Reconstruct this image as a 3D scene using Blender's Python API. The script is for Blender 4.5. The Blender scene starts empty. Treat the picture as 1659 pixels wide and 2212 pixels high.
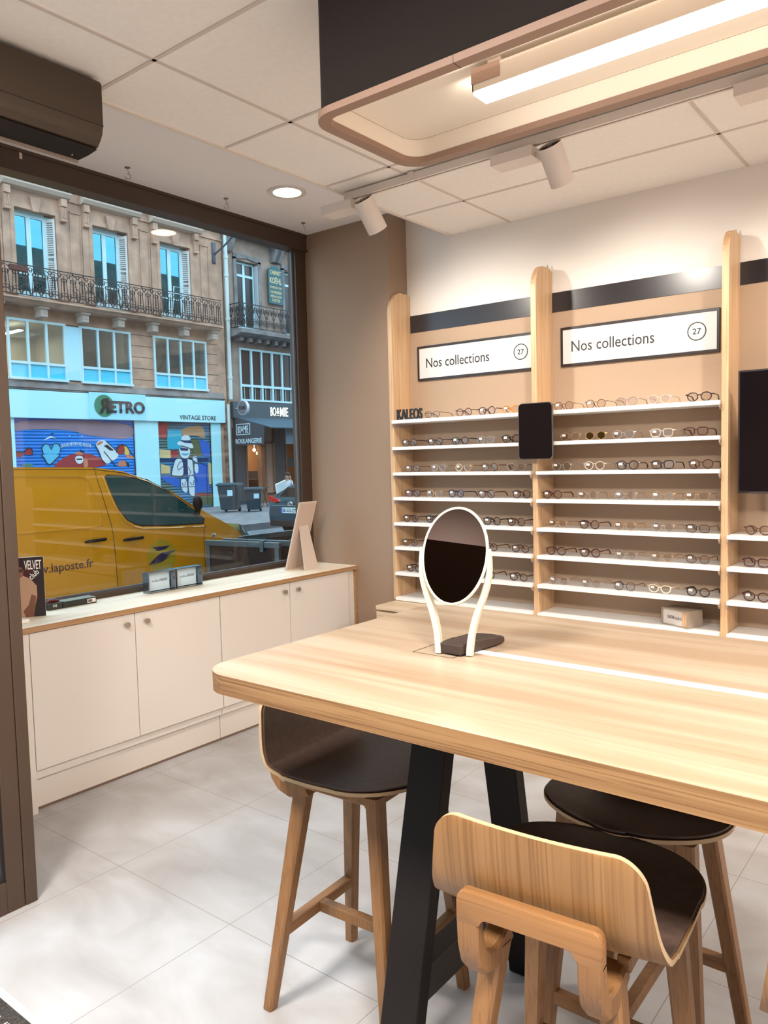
import bpy, bmesh, math, random
from mathutils import Vector, Matrix
random.seed(7)
PI = math.pi
S = bpy.context.scene
COL = S.collection

# ------------------------------------------------------------------ camera
cam_d = bpy.data.cameras.new('camera')
cam_d.sensor_fit = 'AUTO'; cam_d.sensor_width = 36.0; cam_d.lens = 27.378
cam_d.clip_start = 0.05; cam_d.clip_end = 300
cam = bpy.data.objects.new('camera', cam_d); COL.objects.link(cam)
CR = ((0.786519840, -0.023024446, 0.617135655), (0.617079887, 0.068902058, -0.783878128), (-0.024473557, 0.997357700, 0.068400758))
cam.matrix_world = Matrix((CR[0]+(0.0,), CR[1]+(0.0,), CR[2]+(1.6,), (0, 0, 0, 1)))
S.camera = cam

# ------------------------------------------------------------------ sky, exposure
W = bpy.data.worlds.new('sky'); S.world = W; W.use_nodes = True
wn = W.node_tree.nodes; wl = W.node_tree.links; wn.clear()
w_out = wn.new('ShaderNodeOutputWorld'); w_bg = wn.new('ShaderNodeBackground')
w_bg.inputs['Color'].default_value = (0.60, 0.80, 0.95, 1); w_bg.inputs['Strength'].default_value = 3.2
wl.new(w_bg.outputs[0], w_out.inputs[0])
S.view_settings.view_transform = 'Standard'; S.view_settings.look = 'None'
S.view_settings.gamma = 1.0; S.view_settings.exposure = 0.32; S.view_settings.use_curve_mapping = False
try:
    S.cycles.max_bounces = 10; S.cycles.transparent_max_bounces = 24; S.cycles.glossy_bounces = 4
    S.cycles.sample_clamp_indirect = 6.0; S.cycles.caustics_reflective = False; S.cycles.caustics_refractive = False
except Exception: pass

WARM = (1.0, 0.87, 0.72)
# ------------------------------------------------------------------ materials
MATS = {}
def mat(name, col=(.8, .8, .8), rough=.5, metal=0.0, spec=.5, emis=None, estr=0.0, trans=0.0, coat=0.0):
    if name in MATS: return MATS[name]
    m = bpy.data.materials.new(name); m.use_nodes = True
    b = m.node_tree.nodes['Principled BSDF']
    b.inputs['Base Color'].default_value = (*col, 1); b.inputs['Roughness'].default_value = rough
    b.inputs['Metallic'].default_value = metal; b.inputs['Specular IOR Level'].default_value = spec
    if coat: b.inputs['Coat Weight'].default_value = coat; b.inputs['Coat Roughness'].default_value = .05
    if emis: b.inputs['Emission Color'].default_value = (*emis, 1); b.inputs['Emission Strength'].default_value = estr
    if trans: b.inputs['Transmission Weight'].default_value = trans
    MATS[name] = m; return m
def nz(name, c1, c2, scale=5, stretch=(1, 1, 1), rough=.5, detail=6, bump=0.0, lo=.35, hi=.65, spec=.5, distort=0.0, metal=0.0):
    """two-tone noise material in object space"""
    if name in MATS: return MATS[name]
    m = mat(name, c1, rough, metal, spec); t = m.node_tree; n = t.nodes; l = t.links; b = n['Principled BSDF']
    tc = n.new('ShaderNodeTexCoord'); mp = n.new('ShaderNodeMapping'); mp.inputs['Scale'].default_value = stretch
    ns = n.new('ShaderNodeTexNoise'); ns.inputs['Scale'].default_value = scale; ns.inputs['Detail'].default_value = detail
    ns.inputs['Distortion'].default_value = distort
    cr = n.new('ShaderNodeValToRGB'); cr.color_ramp.elements[0].position = lo; cr.color_ramp.elements[1].position = hi
    cr.color_ramp.elements[0].color = (*c1, 1); cr.color_ramp.elements[1].color = (*c2, 1)
    l.new(tc.outputs['Object'], mp.inputs[0]); l.new(mp.outputs[0], ns.inputs['Vector'])
    l.new(ns.outputs['Fac'], cr.inputs[0]); l.new(cr.outputs[0], b.inputs['Base Color'])
    if bump:
        bp = n.new('ShaderNodeBump'); bp.inputs['Strength'].default_value = bump; bp.inputs['Distance'].default_value = .01
        l.new(ns.outputs['Fac'], bp.inputs['Height']); l.new(bp.outputs[0], b.inputs['Normal'])
    return m
def wood(name, light, dark, axis='z', plank=0.0, rough=.45, fine=1.0, pore=(.72, .66, .60), fac=.75, pl=2.2, pc=210):
    """oak: broad tone bands + fine pores, grain running along axis"""
    if name in MATS: return MATS[name]
    m = mat(name, light, rough); t = m.node_tree; n = t.nodes; l = t.links; b = n['Principled BSDF']
    tc = n.new('ShaderNodeTexCoord')
    k = {'x': (0,), 'y': (1,), 'z': (2,), 'yz': (1, 2)}[axis]
    def band(sc_long, sc_cross, detail, dist):
        mp = n.new('ShaderNodeMapping'); s = [sc_long if i in k else sc_cross for i in range(3)]; mp.inputs['Scale'].default_value = s
        ns = n.new('ShaderNodeTexNoise'); ns.inputs['Scale'].default_value = 1.0; ns.inputs['Detail'].default_value = detail
        ns.inputs['Distortion'].default_value = dist
        l.new(tc.outputs['Object'], mp.inputs[0]); l.new(mp.outputs[0], ns.inputs['Vector']); return ns
    a = band(.9, 14 if not plank else plank, 4, .3); c = band(pl*fine, pc*fine, 3, 0)
    cr = n.new('ShaderNodeValToRGB'); cr.color_ramp.elements[0].position = .36; cr.color_ramp.elements[1].position = .64
    cr.color_ramp.elements[0].color = (*dark, 1); cr.color_ramp.elements[1].color = (*light, 1)
    l.new(a.outputs['Fac'], cr.inputs[0])
    cr2 = n.new('ShaderNodeValToRGB'); cr2.color_ramp.elements[0].position = .35; cr2.color_ramp.elements[1].position = .5
    cr2.color_ramp.elements[0].color = (*pore, 1); cr2.color_ramp.elements[1].color = (1, 1, 1, 1)
    l.new(c.outputs['Fac'], cr2.inputs[0])
    mx = n.new('ShaderNodeMix'); mx.data_type = 'RGBA'; mx.blend_type = 'MULTIPLY'; mx.inputs['Factor'].default_value = fac
    l.new(cr.outputs[0], mx.inputs['A']); l.new(cr2.outputs[0], mx.inputs['B']); l.new(mx.outputs['Result'], b.inputs['Base Color'])
    return m
def glass(name, tint=(1, 1, 1), f0=.05, gain=1.0, rough=0.0, refl=(1, 1, 1)):
    """clear sheet glass: see-through with a Schlick mirror on top"""
    if name in MATS: return MATS[name]
    m = bpy.data.materials.new(name); m.use_nodes = True; t = m.node_tree; n = t.nodes; l = t.links; n.clear()
    o = n.new('ShaderNodeOutputMaterial'); mx = n.new('ShaderNodeMixShader')
    tr = n.new('ShaderNodeBsdfTransparent'); tr.inputs[0].default_value = (*tint, 1)
    gl = n.new('ShaderNodeBsdfGlossy'); gl.inputs['Color'].default_value = (*refl, 1); gl.inputs['Roughness'].default_value = rough
    lw = n.new('ShaderNodeLayerWeight'); lw.inputs['Blend'].default_value = .5
    p = n.new('ShaderNodeMath'); p.operation = 'POWER'; p.inputs[1].default_value = 5.0
    q = n.new('ShaderNodeMath'); q.operation = 'MULTIPLY_ADD'; q.inputs[1].default_value = gain; q.inputs[2].default_value = f0
    q.use_clamp = True
    l.new(lw.outputs['Facing'], p.inputs[0]); l.new(p.outputs[0], q.inputs[0]); l.new(q.outputs[0], mx.inputs[0])
    l.new(tr.outputs[0], mx.inputs[1]); l.new(gl.outputs[0], mx.inputs[2]); l.new(mx.outputs[0], o.inputs[0])
    MATS[name] = m; return m

WHITE = mat('white_paint', (.80, .75, .70), .6)
SHELFW = mat('white_shelf_laminate', (.80, .77, .74), .4)
CABW = mat('white_cabinet_lacquer', (.66, .605, .55), .35)
CEIL = nz('ceiling_tile', (.90, .855, .805), (.93, .885, .835), 40, rough=.9)
PLAST = mat('plaster_ceiling', (.90, .86, .87), .8)
GRID = mat('ceiling_grid_white', (.66, .58, .52), .6)
BROWNP = mat('brown_wall_paint', (.30, .20, .135), .75)
TAUPE = mat('taupe_backing', (.41, .29, .20), .7)
FRAMEB = mat('brown_frame_aluminium', (.052, .030, .018), .5)
BLACK = mat('black_lacquer', (.008, .005, .005), .6, spec=.25)
BLACKM = mat('black_metal', (.012, .009, .009), .5)
SCREEN = mat('black_screen', (.006, .004, .005), .08)
CHROME = mat('chrome', (.75, .74, .72), .18, 1.0)
NICKEL = mat('brushed_nickel', (.45, .40, .35), .3, 1.0)
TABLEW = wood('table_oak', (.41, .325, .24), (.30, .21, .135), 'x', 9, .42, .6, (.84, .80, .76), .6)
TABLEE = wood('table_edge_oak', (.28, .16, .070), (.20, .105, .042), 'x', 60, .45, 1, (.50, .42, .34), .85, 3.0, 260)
POSTW = wood('upright_pine', (.66, .44, .26), (.56, .35, .185), 'z', 30)
CABTW = wood('cabinet_oak', (.66, .50, .34), (.58, .42, .27), 'x', 14)
STOOLW = wood('stool_oak', (.27, .135, .052), (.21, .10, .036), 'z', 26, pl=1.2)
STOOLX = wood('stool_oak_cross', (.27, .135, .052), (.21, .10, .036), 'x', 26)
LEATH = nz('brown_leather', (.058, .034, .026), (.076, .046, .036), 60, rough=.42, bump=.05)
COUNTW = wood('counter_oak', (.93, .82, .66), (.86, .73, .55), 'y', 12)
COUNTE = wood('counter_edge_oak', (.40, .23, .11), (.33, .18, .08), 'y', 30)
FABRIC = nz('charcoal_felt', (.009, .005, .004), (.013, .008, .006), 300, rough=.95, bump=.1)
RIM = mat('taupe_rim', (.30, .19, .14), .5)
CREAM = mat('cream_lining', (.84, .76, .66), .6)
CREAMP = mat('cream_plastic', (.62, .57, .45), .4)
LAMPW = mat('lamp_white', (.76, .68, .62), .45)
TEXTB = mat('black_letter', (.015, .013, .013), .5)
TEXTW = mat('white_letter', (.85, .85, .82), .5)
MIRROR = mat('mirror_silver', (.24, .19, .175), .01, 1.0)
PANE = glass('shop_window_glass', (.96, .98, .98), .028, 1.0, 0.0, (1, .93, .85))
LENS = glass('spectacle_lens', (.92, .90, .89), .018, .4)

# ------------------------------------------------------------------ helpers
def link(name, bm, m, parent=None, smooth=False, loc=None):
    me = bpy.data.meshes.new(name)
    bmesh.ops.recalc_face_normals(bm, faces=bm.faces[:])
    bm.to_mesh(me); bm.free()
    if isinstance(m, (list, tuple)):
        for q in m: me.materials.append(q)
    elif m: me.materials.append(m)
    if smooth:
        for p in me.polygons: p.use_smooth = True
        try: me.set_sharp_from_angle(angle=math.radians(38))
        except Exception: pass
    o = bpy.data.objects.new(name, me); COL.objects.link(o)
    if parent is not None: o.parent = parent
    if loc: o.location = loc
    return o
def thing(name, label, cat, loc=(0, 0, 0), rz=0.0, group=None):
    o = bpy.data.objects.new(name, None); COL.objects.link(o); o.empty_display_size = .1
    o.location = loc; o.rotation_euler = (0, 0, rz); o['label'] = label; o['category'] = cat
    if group: o['group'] = group
    return o
def tag(o, label, cat, group=None, kind=None):
    o['label'] = label; o['category'] = cat
    if group: o['group'] = group
    if kind: o['kind'] = kind
    return o
def struct(name, bm, m, smooth=False):
    o = link(name, bm, m, None, smooth); o['kind'] = 'structure'; return o
def B(): return bmesh.new()
def box(bm, x0, x1, y0, y1, z0, z1, bev=0.0, mi=0, M=None):
    vs = [bm.verts.new((x, y, z)) for x in (x0, x1) for y in (y0, y1) for z in (z0, z1)]
    f = [(0, 1, 3, 2), (4, 6, 7, 5), (0, 4, 5, 1), (2, 3, 7, 6), (0, 2, 6, 4), (1, 5, 7, 3)]
    fs = [bm.faces.new([vs[i] for i in q]) for q in f]
    for q in fs: q.material_index = mi
    if bev:
        es = list({e for q in fs for e in q.edges})
        r = bmesh.ops.bevel(bm, geom=es, offset=bev, segments=2, affect='EDGES', profile=.5)
        for q in r['faces']: q.material_index = mi
        vs = list({v for q in r['faces'] for v in q.verts} | {v for v in vs if v.is_valid})
    if M is not None: bmesh.ops.transform(bm, matrix=M, verts=[v for v in vs if v.is_valid])
    return bm
def bx(*a, **k): return box(B(), *a, **k)
def prism(bm, pts, d0, d1, axis='z', bev=0.0, seg=3, mi=0):
    """pts: 2D outline; extruded along axis between d0 and d1. axis x->(y,z), y->(x,z), z->(x,y)"""
    def P(p, d):
        if axis == 'x': return (d, p[0], p[1])
        if axis == 'y': return (p[0], d, p[1])
        return (p[0], p[1], d)
    a = [bm.verts.new(P(p, d0)) for p in pts]; b = [bm.verts.new(P(p, d1)) for p in pts]; n = len(pts)
    fs = [bm.faces.new(a), bm.faces.new(b[::-1])]
    for i in range(n): fs.append(bm.faces.new((a[i], b[i], b[(i+1) % n], a[(i+1) % n])))
    for q in fs: q.material_index = mi
    if bev:
        es = list(fs[0].edges)+list(fs[1].edges)
        bmesh.ops.bevel(bm, geom=es, offset=bev, segments=seg, affect='EDGES', profile=.5)
    return bm
def rrect(x0, x1, y0, y1, r, n=6):
    if not isinstance(r, (list, tuple)): r = (r,)*4
    out = []
    for (cx, cy, a0, q) in ((x1-r[0], y1-r[0], 0, r[0]), (x0+r[1], y1-r[1], 90, r[1]), (x0+r[2], y0+r[2], 180, r[2]), (x1-r[3], y0+r[3], 270, r[3])):
        if q <= 1e-6: out.append((cx, cy)); continue
        for i in range(n+1):
            a = math.radians(a0+90*i/n); out.append((cx+q*math.cos(a), cy+q*math.sin(a)))
    return out
def cyl(bm, p0, p1, r0, r1=None, n=16, caps=True, mi=0):
    r1 = r0 if r1 is None else r1
    p0 = Vector(p0); p1 = Vector(p1); d = (p1-p0).normalized()
    u = d.orthogonal().normalized(); v = d.cross(u)
    A = [bm.verts.new(p0+(u*math.cos(2*PI*i/n)+v*math.sin(2*PI*i/n))*r0) for i in range(n)]
    Bv = [bm.verts.new(p1+(u*math.cos(2*PI*i/n)+v*math.sin(2*PI*i/n))*r1) for i in range(n)]
    fs = [bm.faces.new((A[i], A[(i+1) % n], Bv[(i+1) % n], Bv[i])) for i in range(n)]
    if caps: fs += [bm.faces.new(A[::-1]), bm.faces.new(Bv)]
    for q in fs: q.material_index = mi
    return bm
def tube(bm, pts, r, closed=False, n=6, mi=0):
    P = [Vector(p) for p in pts]; m = len(P); rings = []
    prev = None
    for i in range(m):
        if closed: t = (P[(i+1) % m]-P[i-1])
        else: t = P[min(i+1, m-1)]-P[max(i-1, 0)]
        t = t.normalized() if t.length > 1e-9 else Vector((0, 0, 1))
        if prev is None: u = t.orthogonal().normalized()
        else:
            u = prev-t*prev.dot(t); u = u.normalized() if u.length > 1e-6 else t.orthogonal().normalized()
        prev = u; v = t.cross(u); rr = r[i] if isinstance(r, (list, tuple)) else r
        rings.append([bm.verts.new(P[i]+(u*math.cos(2*PI*k/n)+v*math.sin(2*PI*k/n))*rr) for k in range(n)])
    for i in range(m if closed else m-1):
        a = rings[i]; b = rings[(i+1) % m]
        off = 0
        if closed and i == m-1:
            off = min(range(n), key=lambda q: (a[0].co-b[q].co).length)
        for k in range(n):
            f = bm.faces.new((a[k], a[(k+1) % n], b[(k+1+off) % n], b[(k+off) % n])); f.material_index = mi
    if not closed: bm.faces.new(rings[0][::-1]).material_index = mi; bm.faces.new(rings[-1]).material_index = mi
    return bm
def sweep(bm, path, w, t, side=(1, 0, 0), bevel=True):
    """rectangular bar swept along a path; w = size along `side`, t = size across"""
    side = Vector(side).normalized(); P = [Vector(p) for p in path]; rings = []; m = len(P)
    for i in range(m):
        d = (P[min(i+1, m-1)]-P[max(i-1, 0)]).normalized(); nn = d.cross(side).normalized(); s = nn.cross(d).normalized()
        ww = (w[i] if isinstance(w, (list, tuple)) else w)/2; tt = (t[i] if isinstance(t, (list, tuple)) else t)/2
        b = min(ww, tt)*.28 if bevel else 0
        oc = [(-ww+b, -tt), (ww-b, -tt), (ww, -tt+b), (ww, tt-b), (ww-b, tt), (-ww+b, tt), (-ww, tt-b), (-ww, -tt+b)] if bevel else [(-ww, -tt), (ww, -tt), (ww, tt), (-ww, tt)]
        rings.append([bm.verts.new(P[i]+s*a+nn*c) for a, c in oc])
    k = len(rings[0])
    for i in range(m-1):
        for j in range(k): bm.faces.new((rings[i][j], rings[i][(j+1) % k], rings[i+1][(j+1) % k], rings[i+1][j]))
    bm.faces.new(rings[0][::-1]); bm.faces.new(rings[-1]); return bm
def sphere(bm, c, r, u=14, v=9, sc=(1, 1, 1), mi=0):
    M = Matrix.Translation(c) @ Matrix.Diagonal((*sc, 1))
    q = bmesh.ops.create_uvsphere(bm, u_segments=u, v_segments=v, radius=r, matrix=M)
    for vv in q['verts']:
        for f in vv.link_faces: f.material_index = mi
    return bm
def lettering(name, s, w, h, m, parent, M, depth=.002, bold=0.0, space=1.0):
    """text as a thin solid, fitted to w x h, base-left corner at origin of M (x right, y up, z towards the reader)"""
    cu = bpy.data.curves.new(name, 'FONT'); cu.body = s; cu.size = 1; cu.extrude = .02; cu.offset = bold; cu.space_character = space
    cu.resolution_u = 3
    tmp = bpy.data.objects.new('tmp_text', cu); COL.objects.link(tmp)
    dg = bpy.context.evaluated_depsgraph_get(); dg.update()
    me = bpy.data.meshes.new_from_object(tmp.evaluated_get(dg)); bpy.data.objects.remove(tmp); bpy.data.curves.remove(cu)
    xs = [v.co.x for v in me.vertices]; ys = [v.co.y for v in me.vertices]; zs = [v.co.z for v in me.vertices]
    x0, x1, y0, y1, z0, z1 = min(xs), max(xs), min(ys), max(ys), min(zs), max(zs)
    for v in me.vertices:
        v.co = M @ Vector(((v.co.x-x0)/(x1-x0)*w, (v.co.y-y0)/(y1-y0)*h, (v.co.z-z0)/(z1-z0)*depth))
    me.materials.clear(); me.materials.append(m); me.name = name
    o = bpy.data.objects.new(name, me); COL.objects.link(o)
    if parent is not None: o.parent = parent
    return o
def MY(x, y, z):   # reader looks along +y: x right, z up
    return Matrix(((1, 0, 0, x), (0, 0, -1, y), (0, 1, 0, z), (0, 0, 0, 1)))
def MX(x, y, z):   # reader looks along -x: +y right, z up
    return Matrix(((0, 0, 1, x), (1, 0, 0, y), (0, 1, 0, z), (0, 0, 0, 1)))
def copy_tree(o, parent=None):
    c = o.copy(); COL.objects.link(c)
    if parent is not None: c.parent = parent
    for ch in [k for k in o.children]: copy_tree(ch, c)
    return c
def area(name, loc, sx, sy, power, col=WARM, rot=(0, 0, 0), parent=None):
    d = bpy.data.lights.new(name, 'AREA'); d.shape = 'RECTANGLE'; d.size = sx; d.size_y = sy; d.energy = power; d.color = col
    o = bpy.data.objects.new(name, d); COL.objects.link(o); o.location = loc; o.rotation_euler = rot
    if parent is not None: o.parent = parent
    return o

# ================================================================== ROOM SHELL
XW, YB, YP = -3.874, 4.25, 4.055       # window plane, white back wall, brown pier face
XD, ZC, ZS = -2.755, 3.0, 3.17         # door plane / edge of tiled ceiling, tiled ceiling, plaster soffit
XR, YR = 3.2, -2.6                     # unseen right and rear walls
def floor_mat():
    m = mat('floor_tile', (.5, .5, .5), .42); t = m.node_tree; n = t.nodes; l = t.links; b = n['Principled BSDF']
    tc = n.new('ShaderNodeTexCoord')
    def noise(sc, st, det, dis=.4):
        mp = n.new('ShaderNodeMapping'); mp.inputs['Scale'].default_value = st; mp.inputs['Rotation'].default_value = (0, 0, .45)
        q = n.new('ShaderNodeTexNoise'); q.inputs['Scale'].default_value = sc; q.inputs['Detail'].default_value = det; q.inputs['Distortion'].default_value = dis
        l.new(tc.outputs['Object'], mp.inputs[0]); l.new(mp.outputs[0], q.inputs['Vector']); return q
    a = noise(2.2, (1, 1.7, 1), 9, .6)
    cr = n.new('ShaderNodeValToRGB'); e = cr.color_ramp.elements
    e[0].position = .32; e[0].color = (.33, .31, .305, 1); e[1].position = .68; e[1].color = (.47, .475, .49, 1)
    q = cr.color_ramp.elements.new(.5); q.color = (.40, .39, .39, 1)
    l.new(a.outputs['Fac'], cr.inputs[0])
    c = noise(60, (1, 1, 1), 3)
    sp = n.new('ShaderNodeSeparateXYZ'); l.new(tc.outputs['Object'], sp.inputs[0])
    def line(out, off):
        s1 = n.new('ShaderNodeMath'); s1.operation = 'SUBTRACT'; s1.inputs[1].default_value = off-66.6*10
        s2 = n.new('ShaderNodeMath'); s2.operation = 'DIVIDE'; s2.inputs[1].default_value = .666
        s3 = n.new('ShaderNodeMath'); s3.operation = 'FRACT'
        s4 = n.new('ShaderNodeMath'); s4.operation = 'LESS_THAN'; s4.inputs[1].default_value = .0042
        l.new(sp.outputs[out], s1.inputs[0]); l.new(s1.outputs[0], s2.inputs[0]); l.new(s2.outputs[0], s3.inputs[0]); l.new(s3.outputs[0], s4.inputs[0]); return s4
    lx = line('X', -2.725); ly = line('Y', 1.69)
    mxx = n.new('ShaderNodeMath'); mxx.operation = 'MAXIMUM'; l.new(lx.outputs[0], mxx.inputs[0]); l.new(ly.outputs[0], mxx.inputs[1])
    mg = n.new('ShaderNodeMix'); mg.data_type = 'RGBA'; mg.inputs['B'].default_value = (.24, .20, .18, 1)
    l.new(mxx.outputs[0], mg.inputs['Factor']); l.new(cr.outputs[0], mg.inputs['A'])
    l.new(mg.outputs['Result'], b.inputs['Base Color'])
    bp = n.new('ShaderNodeBump'); bp.inputs['Strength'].default_value = .04; l.new(c.outputs['Fac'], bp.inputs['Height']); l.new(bp.outputs[0], b.inputs['Normal'])
    return m
struct('floor', bx(XW-.1, XR, YR, YB, -.1, 0), floor_mat())
struct('ceiling', box(bx(XD, XR, YR, YB, ZC, ZC+.12), XW-.1, XD, 1.30, YB, ZS, ZS+.1), CEIL)
bm = B(); box(bm, XW-.05, XD-.001, 1.36, YB, ZS-.003, ZS); struct('trim_1', bm, PLAST)
# ceiling grid
bm = B()
for x in (-2.33, -1.0, .33, 1.66, 2.99): box(bm, x-.008, x+.008, YR, YB, ZC-.003, ZC)
for y in (-2.26, -1.6, -.93, -.265, .40, 1.065, 1.733, 2.398, 3.063, 3.732): box(bm, XD+.02, XR, y-.008, y+.008, ZC-.003, ZC)
struct('trim_2', bm, GRID)
struct('trim_3', bx(XD, XD+.022, YR, YB, ZC-.006, ZC), mat('edge_white', (.78, .70, .62), .6))
struct('wall_back', bx(XD-.5, XR, YB, YB+.15, 0, ZS+.1), WHITE)
struct('wall_pier', bx(XW-.1, -3.105, YP, YB+.15, 0, ZS), BROWNP)
struct('wall_right', bx(XR, XR+.1, YR, YB, 0, ZC), WHITE)
struct('wall_rear', bx(XD, XR, YR-.1, YR, 0, ZC), nz('rear_wall_brown', (.10, .065, .045), (.12, .08, .055), 3, rough=.8))
struct('added_bulkhead', bx(-2.7, 1.6, YR, -.85, 2.62, ZC-.001), FRAMEB)  # unseen dark bulkhead, added to darken what the table mirror reflects
struct('wall_side', bx(XW, XD-.02, 1.28, 1.36, 0, ZS), BROWNP)
struct('wall_left', box(bx(XD-.1, XD, 1.0, 1.36, 2.62, ZC+.12), XD-.1, XD, YR, 1.0, 2.62, ZC+.12), BROWNP)
struct('wall_entry', bx(XD-.1, XD, YR, -.6, 0, 2.62), BROWNP)
# black band on the back wall
struct('trim_4', bx(-3.08, XR, YB-.006, YB, 2.424, 2.536), mat('black_band', (.018, .014, .016), .3))
# window 1: the shop window
w1 = B()
box(w1, XW-.04, XW+.05, 1.36, YP, 3.05, ZS)                 # head
box(w1, XW-.04, XW+.035, 3.955, YP, .873, 3.05)              # right jamb
box(w1, XW-.04, XW+.03, 1.36, YP, .80, .905)                # sill
box(w1, XW-.04, XW+.03, 1.36, 1.45, .873, 3.05)
wf = struct('window_1', w1, FRAMEB)
link('window_pane', bx(XW-.012, XW-.004, 1.44, 3.965, .895, 3.06), PANE, wf)
link('window_gasket', box(bx(XW-.004, XW+.012, 3.94, 3.955, .905, 3.05, mi=0), XW-.004, XW+.012, 1.45, 3.955, .905, .915), mat('grey_gasket', (.10, .10, .11), .4), wf)
link('head_moulding', box(bx(XW+.05, XW+.062, 1.36, YP, 3.05, 3.062), XW+.05, XW+.058, 1.36, YP, 3.15, 3.17), FRAMEB, wf)
link('paint_chip', box(bx(XW+.0505, XW+.052, 2.02, 2.035, 3.12, 3.165), XW+.0505, XW+.052, 2.05, 2.42, 3.158, 3.162), mat('chipped_filler', (.55, .45, .36), .8), wf)
struct('wall_front', bx(XW-.1, XW+.0, 1.28, YP, -.3, .80), mat('outer_wall_stone', (.25, .20, .17), .8))
# door 1: glazed entrance frame beside the window bay
bm = B()
box(bm, XD-.06, XD, 1.327, 1.372, 0, 2.62, .003); box(bm, XD-.055, XD-.002, 1.262, 1.3255, 0, 2.62, .003)
box(bm, XD-.055, XD-.002, -.52, 1.2625, 0, .115, .003); box(bm, XD-.055, XD-.002, -.52, 1.2625, 2.52, 2.62, .003)
box(bm, XD-.055, XD-.002, -.6, -.52, 0, 2.62, .003); box(bm, XD-.055, XD-.002, .30, .42, 0, 2.62, .003)
d1 = struct('door_1', bm, FRAMEB)
link('door_gasket', box(bx(XD-.04, XD-.015, 1.25, 1.2615, .116, 2.52), XD-.04, XD-.015, .42, 1.25, .116, .128), mat('black_rubber', (.01, .01, .012), .5), d1)
link('door_pane', box(bx(XD-.032, XD-.024, .42, 1.25, .116, 2.52), XD-.032, XD-.024, -.52, .30, .116, 2.52), PANE, d1)

# ------------------------------------------------------------------ low window cabinets and worktop
def cabinet(y0, y1, ymid, lab):
    t = thing('window_cabinet', lab, 'cabinet', (-3.45, (y0+y1)/2, 0), 0, 'low white cabinets under the shop window')
    ox, oy = -3.45, (y0+y1)/2
    b = B(); box(b, XW+.05-ox, -.02, y0+.001-oy, y1-.001-oy, .155, .845); box(b, XW+.05-ox, -.042, y0+.001-oy, y1-.001-oy, .012, .155)
    link('body', b, CABW, t)
    link('floor_strip', bx(XW+.05-ox, -.040, y0+.001-oy, y1-.001-oy, 0, .012), mat('plinth_strip', (.16, .10, .07), .6), t)
    for (a, c, ky) in ((y0, ymid, ymid-.055), (ymid, y1, ymid+.062)):
        d = link('door', bx(-.019, 0, a+.002-oy, c-.002-oy, .20, .843, bev=.0015), CABW, t)
        k = cyl(B(), (0, ky-oy, .794), (.014, ky-oy, .794), .006, n=12); cyl(k, (.013, ky-oy, .794), (.026, ky-oy, .794), .0125, .0135, n=20)
        link('knob', k, NICKEL, d, True)
    return t
cabinet(1.745, 2.855, 2.30, 'low white two-door cabinet at the poster end of the window counter')
cabinet(2.857, 3.972, 3.413, 'low white two-door cabinet in the corner by the brown wall')
t = thing('filler_panel', 'narrow white filler strip between corner cabinet and brown wall', 'panel', (-3.45, 4.01, 0))
link('panel', bx(-.12, -.012, -.036, .03, .012, .845), CABW, t)
link('wood_end', bx(-.10, .004, .031, .044, 0, .845), COUNTE, t)
tag(link('end_panel', bx(XW+.04, -3.452, 1.362, 1.744, 0, .845), CABW), 'narrow white end panel beside the dark door frame', 'panel')
wt = B(); box(wt, XW+.031, -3.436, 1.362, YP-.001, .847, .874, bev=.0012)
for f in wt.faces: f.material_index = 0 if f.normal.z > .5 else 1
bmesh.ops.recalc_face_normals(wt, faces=wt.faces[:])
for f in wt.faces: f.material_index = 0 if f.normal.z > .5 else 1
tag(link('worktop', wt, [COUNTW, COUNTE]), 'long pale oak worktop over the white cabinets at the window', 'worktop')

# ------------------------------------------------------------------ things on the window worktop
ZT = .874
# poster card (seen from the side of the door frame)
M = Matrix.Translation((-3.643, 1.934, ZT)) @ Matrix.Rotation(math.atan2(.100, .058), 4, 'Z')
t = thing('poster_stand', 'dark red card showing a person in a beige jacket, beside the door frame', 'poster', (-3.643, 1.934, ZT), math.atan2(.100, .058))
link('board', bx(-.21, 0, .002, .012, 0, .292), mat('board_edge_white', (.75, .72, .68), .5), t)
link('print', bx(-.21, -.0005, 0, .002, 0, .291), nz('dark_red_print', (.012, .004, .006), (.10, .006, .008), 9, rough=.35, lo=.5, hi=.72), t)
def patch(name, pts, y0, y1, m, parent): return link(name, prism(B(), pts, y0, y1, 'y'), m, parent)
patch('jacket_picture', [(-.21, 0), (-.055, 0), (-.045, .06), (-.035, .10), (-.035, .15), (-.06, .185), (-.095, .205), (-.115, .19), (-.21, .19)], -.0012, 0, mat('beige_print', (.42, .25, .16), .5), t)
patch('face_picture', [(-.12, .185), (-.095, .20), (-.09, .225), (-.10, .245), (-.13, .25), (-.16, .23), (-.16, .19)], -.0014, 0, mat('skin_print', (.22, .09, .05), .5), t)
patch('dark_glasses_picture', [(-.155, .223), (-.093, .221), (-.095, .236), (-.155, .238)], -.0018, 0, TEXTB, t)
patch('glove_picture', [(-.09, 0), (-.055, 0), (-.04, .10), (-.06, .11), (-.075, .06), (-.10, .03)], -.0018, 0, mat('brown_print', (.16, .06, .03), .5), t)
lettering('title', 'VELVET', .076, .044, TEXTW, t, MY(-.086, -.001, .232), .001, .004, .9)
o = lettering('subtitle', 'club', .050, .028, TEXTW, t, MY(0, 0, 0), .001, .006)
o.location = (-.055, -.001, .180); o.rotation_euler = (0, -.75, 0)
# price-tagged white box peeking from behind the frame
tag(link('card_box', bx(-3.60, -3.545, 1.72, 1.80, ZT, ZT+.018, bev=.003), mat('white_plastic', (.8, .78, .75), .4)), 'tiny white box at the counter edge in front of the dark red card', 'box')
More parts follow.
